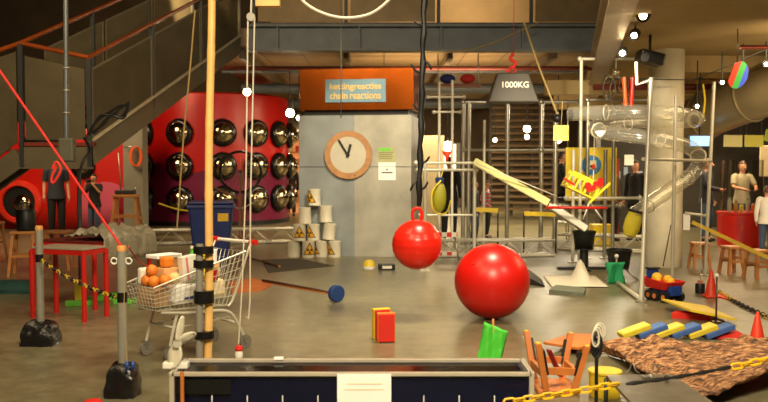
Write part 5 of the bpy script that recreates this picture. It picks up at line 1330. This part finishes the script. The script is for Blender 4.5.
# ================================================================== PEOPLE
def skinned(verts, edges, root=0, lv=2):
    me = bpy.data.meshes.new('s'); me.from_pydata([v[0] for v in verts], edges, []); o = bpy.data.objects.new('s', me); COL.objects.link(o)
    o.modifiers.new('Skin', 'SKIN').use_smooth_shade = True
    sv = me.skin_vertices[0].data
    for i, v in enumerate(verts):
        r = v[1]; sv[i].radius = (r, r) if not isinstance(r, tuple) else r; sv[i].use_root = (i == root)
    md = o.modifiers.new('Sub', 'SUBSURF'); md.levels = lv; md.render_levels = lv
    dg = bpy.context.evaluated_depsgraph_get(); dg.update()
    m2 = bpy.data.meshes.new_from_object(o.evaluated_get(dg)); bpy.data.objects.remove(o); bpy.data.meshes.remove(me)
    mb = MB(); mb.add([v.co.copy() for v in m2.vertices], [tuple(p.vertices) for p in m2.polygons], True); bpy.data.meshes.remove(m2)
    return mb
def person(label, loc, rz, h, top, bottom, hairc, pose=None, long_sleeve=False, hair_len=0, skirt=False, shoe=(24,20,18), grp=None):
    s = h/1.75; t = thing('person', label, 'person', loc, rz, grp); t.scale = (s,s,s)
    J = dict(pel=(0,0,.95), spi=(0,.01,1.14), che=(0,0,1.33), nb=(0,.01,1.47), nt=(0,-.01,1.55), jaw=(0,-.035,1.595), hd=(0,-.015,1.655), cr=(0,-.005,1.715))
    for k, x in (('L',1),('R',-1)):
        J.update({'sh'+k:(x*.175,.01,1.43),'el'+k:(x*.235,.03,1.14),'wr'+k:(x*.25,-.05,.89),'pa'+k:(x*.25,-.07,.82),
                  'hi'+k:(x*.09,0,.92),'kn'+k:(x*.10,-.03,.5),'an'+k:(x*.10,.02,.085),'to'+k:(x*.115,-.14,.035)})
    if pose: J.update(pose)
    V = {k: Vector(v) for k, v in J.items()}
    RAD = dict(pel=(.12,.095),spi=(.125,.10),che=(.14,.11),nb=.066,nt=.054,jaw=.058,hd=.075,cr=.05)
    for k in 'LR': RAD.update({'sh'+k:.06,'el'+k:.042,'wr'+k:.028,'pa'+k:.034,'hi'+k:.06,'kn'+k:.052,'an'+k:.04,'to'+k:.035})
    E = [('pel','spi'),('spi','che'),('che','nb'),('nb','nt'),('nt','jaw'),('jaw','hd'),('hd','cr')]
    for k in 'LR': E += [('che','sh'+k),('sh'+k,'el'+k),('el'+k,'wr'+k),('wr'+k,'pa'+k),('pel','hi'+k),('hi'+k,'kn'+k),('kn'+k,'an'+k),('an'+k,'to'+k)]
    def make(keys, rad, edges):
        ks = [k for k in keys]; ix = {k:i for i,k in enumerate(ks)}
        return skinned([(V[k], rad[k]) for k in ks], [(ix[a],ix[b]) for a,b in edges if a in ix and b in ix])
    mb = make(list(J), RAD, E)
    # five fingers per hand, rooted in the palm
    for k, x in (('L',1),('R',-1)):
        pa, wr = V['pa'+k], V['wr'+k]; u = (pa-wr).normalized(); fw = Vector((0,-1,0)); fw = (fw-u*fw.dot(u)).normalized() if abs(fw.dot(u)) < .95 else Vector((x,0,0)); sd = u.cross(fw).normalized()
        for q,(o,L) in enumerate(((-.026,.062),(-.009,.072),(.009,.068),(.025,.054))):
            a = pa+fw*o; mb.tube([a, a+u*(L*.55), a+u*L+sd*(.018*x)], [.009,.0085,.006], 6)
        a = pa-u*.02-fw*(-.02); mb.tube([a, a+fw*.03+u*.02, a+fw*.036+u*.045], [.011,.010,.007], 6)
    # head, nose, ears
    hd = V['hd']+Vector((0,-.004,0)); f = Vector((0,-1,0)); HS = (.80,.97,1.20)
    mb.sphere(hd, .098, HS, 20, 14)
    mb.sphere(hd+Vector((0,-.028,-.072)), .05, (.95,.95,.8), 14, 8)
    mb.tube([hd+f*.088+Vector((0,0,.018)), hd+f*.116+Vector((0,0,-.022)), hd+f*.09+Vector((0,0,-.032))], [.010,.016,.012], 8)
    for x in (-1,1): mb.sphere(hd+Vector((x*.079,.012,-.005)), .024, (.45,.8,1.3), 8, 6)
    body = mb.build('body', skin, t)
    for x in (-1,1): MB().sphere(hd+f*.084+Vector((x*.032,0,.018)), .011, (1.2,.6,.7), 8, 6).build('eye', mat('dark eye', (40,30,26), .3), t)
    MB().sphere(hd+f*.084+Vector((0,0,-.058)), .02, (1.1,.5,.3), 8, 6).build('mouth', mat('lip', (160,84,74), .5), t)
    # clothes
    def loft(mb, rings, c=Vector((0,.005,0))):
        mb.grid([[Vector((c.x+rx*math.cos(2*PI*q/24), c.y+ry*math.sin(2*PI*q/24), z)) for q in range(25)] for z,rx,ry in rings])
    mb = MB(); loft(mb, ((.83,.205,.155),(.95,.188,.142),(1.10,.158,.122),(1.24,.170,.130),(1.35,.178,.128),(1.425,.165,.112),(1.465,.115,.09),(1.50,.068,.066)))
    for k, x in (('L',1),('R',-1)):
        if long_sleeve: pts, rr = [(x*.10,.005,1.40),V['sh'+k],V['el'+k],V['wr'+k]], [.07,.076,.056,.042]
        else: pts, rr = [(x*.10,.005,1.40),V['sh'+k],V['sh'+k].lerp(V['el'+k],.75)], [.07,.076,.062]
        sp_ = smooth_path(pts,5); n = len(sp_)-1
        mb.tube(sp_, [rr[min(int(q/5),len(rr)-2)]*(1-(q/5-min(int(q/5),len(rr)-2)))+rr[min(int(q/5),len(rr)-2)+1]*(q/5-min(int(q/5),len(rr)-2)) for q in range(n+1)], 12)
    mb.build('shirt', top, t)
    mb = MB(); loft(mb, ((1.0,.154,.118),(.92,.166,.132),(.85,.162,.128),(.79,.12,.10),(.77,.03,.03)))
    for k in 'LR':
        sp_ = smooth_path([V['hi'+k],V['kn'+k],V['kn'+k].lerp(V['an'+k],.93)],6); n = len(sp_)-1
        mb.tube(sp_, [.102*(1-q/n)+.06*q/n for q in range(n+1)], 14)
    mb.build('trousers', bottom, t)
    for k in 'LR':
        a, b = V['an'+k], V['to'+k]; fwd = Vector((b.x-a.x, b.y-a.y, 0)); fwd = fwd.normalized() if fwd.length > .02 else Vector((0,-1,0)); yaw = math.atan2(fwd.y,fwd.x)
        M = Matrix.Translation((a.x,a.y,a.z-.085)) @ Matrix.Rotation(yaw,4,'Z')
        MB(M).lathe([(.05,0),(.058,.015),(.056,.05),(.04,.075),(.0,.085)], 16, Matrix.Translation((.06,0,0)) @ Matrix.Diagonal((2.1,.85,1,1)), caps=False).build('shoe', mat('shoe %d%d%d'%shoe, shoe, .5), t)
    mb = MB(); M = Matrix.Translation(hd+Vector((0,.008,.006))) @ Matrix.Diagonal((*HS,1)); q_ = lambda a: (.104*math.sin(R(a)), .104*math.cos(R(a)))
    mb.lathe([q_(a) for a in (0,15,30,45,57)], 24, M, caps=False)
    mb.lathe([q_(a) for a in (57,75,95,112)], 20, M, a0=R(-8), a1=R(188))
    if hair_len: mb.lathe([(.104,.0),(.112,-.08),(.10,-hair_len)], 16, M, a0=R(0), a1=R(180))
    mb.build('hair', mat('hair %d%d%d'%hairc, hairc, .6, 0, .2, 30), t, solid=.012)
    return t
navy_c = mat('navy cloth', (38,42,52), .8, 0, .1); black_c = mat('black cloth', (20,19,20), .85, 0, .1); jeans = mat('blue jeans', (62,76,100), .8, 0, .15, 12); grey_c = mat('grey cloth', (170,162,140), .8, 0, .08); white_c = mat('white cloth', (224,216,200), .8, 0, .04); dk = (32,24,20); bn = (84,54,32)
strp = stripe_mat('red white and blue stripes', (186,50,40), (150,140,150), 9, 2)
g = G(57,237); person('man in dark navy shirt and black trousers standing below the stairs', (g.x,g.y,0), .45, 1.86, navy_c, black_c, dk)
g = G(95,235.5)
camp = dict(elL=(.27,-.12,1.22), wrL=(.13,-.24,1.46), paL=(.07,-.25,1.53), elR=(-.27,-.10,1.20), wrR=(-.12,-.25,1.48), paR=(-.06,-.25,1.55))
tp_ = person('child in black vest and jeans holding a camera to the face', (g.x,g.y,0), -.25, 1.42, black_c, jeans, dk, camp)
ct = thing('hand_camera', 'small dark camera held up by the child in jeans', 'camera', Vector((g.x,g.y,0))+Matrix.Rotation(-.25,3,'Z') @ Vector((.0,-.235,1.245)), -.25)
MB().box((0,0,.035),(.12,.05,.075)).build('case', black, ct, bevel=.006); MB().cyl((0,-.025,.035),(0,-.07,.035),.03,None,16).build('lens', dark_steel, ct)
g = G(449,238); person('person all in black seen from behind near the bright panel', (g.x,g.y,0), PI-.2, 1.8, black_c, black_c, dk, long_sleeve=True)
g = G(486,238); person('child in red striped jumper walking behind the pale scaffold bay', (g.x,g.y,0), 1.2, 1.28, strp, black_c, bn, dict(elR=(-.24,.06,1.15), wrR=(-.22,-.14,1.0), paR=(-.22,-.19,.97)), True)
g = G(474,243); person('child in dark blue jumper walking close behind the striped child', (g.x,g.y,0), 1.1, 1.30, navy_c, jeans, bn, None, True)
g = G(561,240)
sit = {}
for k,x in (('L',1),('R',-1)): sit.update({'hi'+k:(x*.09,-.02,.92),'kn'+k:(x*.12,-.42,.90),'an'+k:(x*.12,-.40,.46),'to'+k:(x*.12,-.55,.41),'el'+k:(x*.25,-.08,1.15),'wr'+k:(x*.15,-.3,1.04),'pa'+k:(x*.13,-.37,1.03)})
tp_ = person('person in black seated sideways before the yellow sign', (g.x,g.y,.20), 1.35, 1.72, black_c, black_c, dk, sit, True)
sth = thing('high_stool', 'high stool under the person in black by the yellow sign', 'stool', (g.x,g.y,0))
MB().lathe([(.17,.895),(.18,.91),(.18,.935)], 24).build('seat', black, sth)
for k in range(4): an = R(45+90*k); MB().tube([(.12*math.cos(an),.12*math.sin(an),.9),(.22*math.cos(an),.22*math.sin(an),0)], .016, 8).build('leg', steel, sth)
MB().torus((0,0,.4), .18, .012, n=24).build('foot_ring', steel, sth)
g = G(611,241); person('dark haired person in brown top behind the yellow sock', (g.x,g.y,0), .6, 1.66, mat('brown cloth', (84,52,34), .8, 0, .15), black_c, dk, None, True, .16)
g = G(635,240); person('person in black coat standing beside the concrete column', (g.x,g.y,0), -.7, 1.72, black_c, black_c, dk, None, True)
g = G(707,247); person('man in dark suit standing at the end of the red counter', (px2x(707,18.4),18.4,0), .9, 1.76, mat('dark suit', (30,30,40), .8, 0, .1), jeans, bn, dict(elR=(-.24,-.1,1.18), wrR=(-.16,-.32,1.12), paR=(-.13,-.38,1.12)), True)
g = Vector((px2x(745,18.6),18.75,0)); person('person in light shirt bending to work behind the red counter', g, .1, 1.70, grey_c, jeans, bn, dict(elL=(.27,-.12,1.2), wrL=(.14,-.34,1.16), paL=(.10,-.40,1.14), elR=(-.27,-.12,1.2), wrR=(-.14,-.34,1.16), paR=(-.10,-.40,1.14)))
g = Vector((px2x(770,15.2),15.3,0)); person('child in white top standing at the edge beside the red counter', g, 2.6, 1.25, white_c, jeans, bn, None, True)
g = G(291,216); person('long haired person in black seen between the drum and cabinet', (g.x,g.y,0), PI+.3, 1.68, black_c, black_c, (140,72,34), None, True, .22)

# ================================================================== LIGHT
w = bpy.data.worlds.new('world'); SC.world = w; w.use_nodes = True
w.node_tree.nodes['Background'].inputs[0].default_value = (1,.80,.56,1); w.node_tree.nodes['Background'].inputs[1].default_value = .12
def area(name, loc, aim, power, size, c=(1,.80,.52), sy=None):
    l = bpy.data.lights.new(name, 'AREA'); l.energy = power; l.color = c; l.size = size
    if sy: l.shape = 'RECTANGLE'; l.size_y = sy
    o = bpy.data.objects.new(name, l); COL.objects.link(o); o.location = loc; o.rotation_euler = (Vector(aim)-Vector(loc)).to_track_quat('-Z','Y').to_euler(); return o
def spot(name, loc, aim, power, ang, c=(1,.80,.52), blend=.5, r=.1):
    l = bpy.data.lights.new(name, 'SPOT'); l.energy = power; l.color = c; l.spot_size = R(ang); l.spot_blend = blend; l.shadow_soft_size = r
    o = bpy.data.objects.new(name, l); COL.objects.link(o); o.location = loc; o.rotation_euler = (Vector(aim)-Vector(loc)).to_track_quat('-Z','Y').to_euler(); return o
warm = (1,.74,.42); pale = (1,.84,.58)
spot('stage_lights', (1.2,8.2,7.2), (.7,9.4,0), 2500, 74, pale, .9, .5)
area('house_lights', (-3.5,3,6.5), (-1.5,7.5,0.4), 190, 2.5, warm)
area('front_fill', (0.5,1.2,5.0), (0.4,5.4,.1), 620, 1.6, pale)  # unseen front fill, added to brighten the card and tank front
spot('drum_spot', (-3.2,15,5.5), DC+Vector((0,-2.2,2.4)), 900, 42, warm)
spot('stage_spot_from_girder', (2.9,9.6,3.3), (-.6,13.5,0.6), 200, 80, pale)
spot('cabinet_spot', (1.2,8.5,5.8), (.05,15,1.9), 2700, 26, pale)
spot('column_fill', (2.2,8.6,4.6), (4.8,14,2.2), 1500, 46, pale)  # added to lift the concrete column and duct, without a fixture
spot('scaffold_fill', (2.6,9.4,3.2), (3.2,15,1.5), 700, 52, pale)  # unseen light added for the yellow sign and cream chute
spot('counter_fill', (5.4,9.0,2.3), (7.3,17,1.7), 900, 34, pale)  # added fill, set low to reach the yellow cards under the duct
area('upstairs_left_fill', (-9,26,8.2), (-8,30,5), 260, 3, warm)  # invisible fill added to lift the dark upper wall beyond the stairs
spot('corner_spot', (4.5,4.5,4.8), (2.6,7.2,0), 420, 55, pale)
area('low_ceiling_light', (6.0,11.5,3.3), (6.0,11.5,0), 100, 2.5, warm)
area('ceiling_bounce_fill', (6.2,10.6,2.95), (6.6,11.6,3.6), 75, 2.0, warm)  # hidden upward fill in place of bounce on the ochre ceiling
area('counter_light', (7.4,18.2,3.0), (7.4,18,0), 200, 2.0, warm)
area('far_floor_light', (5.0,21.5,3.1), (5,21,0), 420, 2.2, pale)
area('under_mezzanine_light', (1.2,22.0,3.4), (1.2,22.5,0), 420, 2.5, warm)
area('soffit_bounce_fill', (1.2,19.0,3.0), (1.2,21.0,4.2), 120, 3.0, warm, 1.0)  # unseen upward fill making up for weak floor bounce on the soffit
area('far_hall_light', (1.5,30,3.4), (1.5,31,0), 700, 3, warm)
area('left_hall_light', (-8,17,5.2), (-7,21,1), 330, 2.5, warm)
area('upstairs_light', (1.5,19.8,7), (1.5,20,5), 160, 2.5, warm)
area('stair_light', (-3,7.5,6.0), (-4,13,3), 150, 2, warm)
SC.view_settings.view_transform = 'Standard'; SC.view_settings.look = 'None'; SC.view_settings.gamma = 1; SC.view_settings.exposure = 0; SC.view_settings.use_curve_mapping = False
SC.cycles.use_denoising = True; SC.cycles.max_bounces = 8; SC.cycles.transparent_max_bounces = 24; SC.cycles.sample_clamp_indirect = 6; SC.cycles.caustics_reflective = False; SC.cycles.caustics_refractive = False
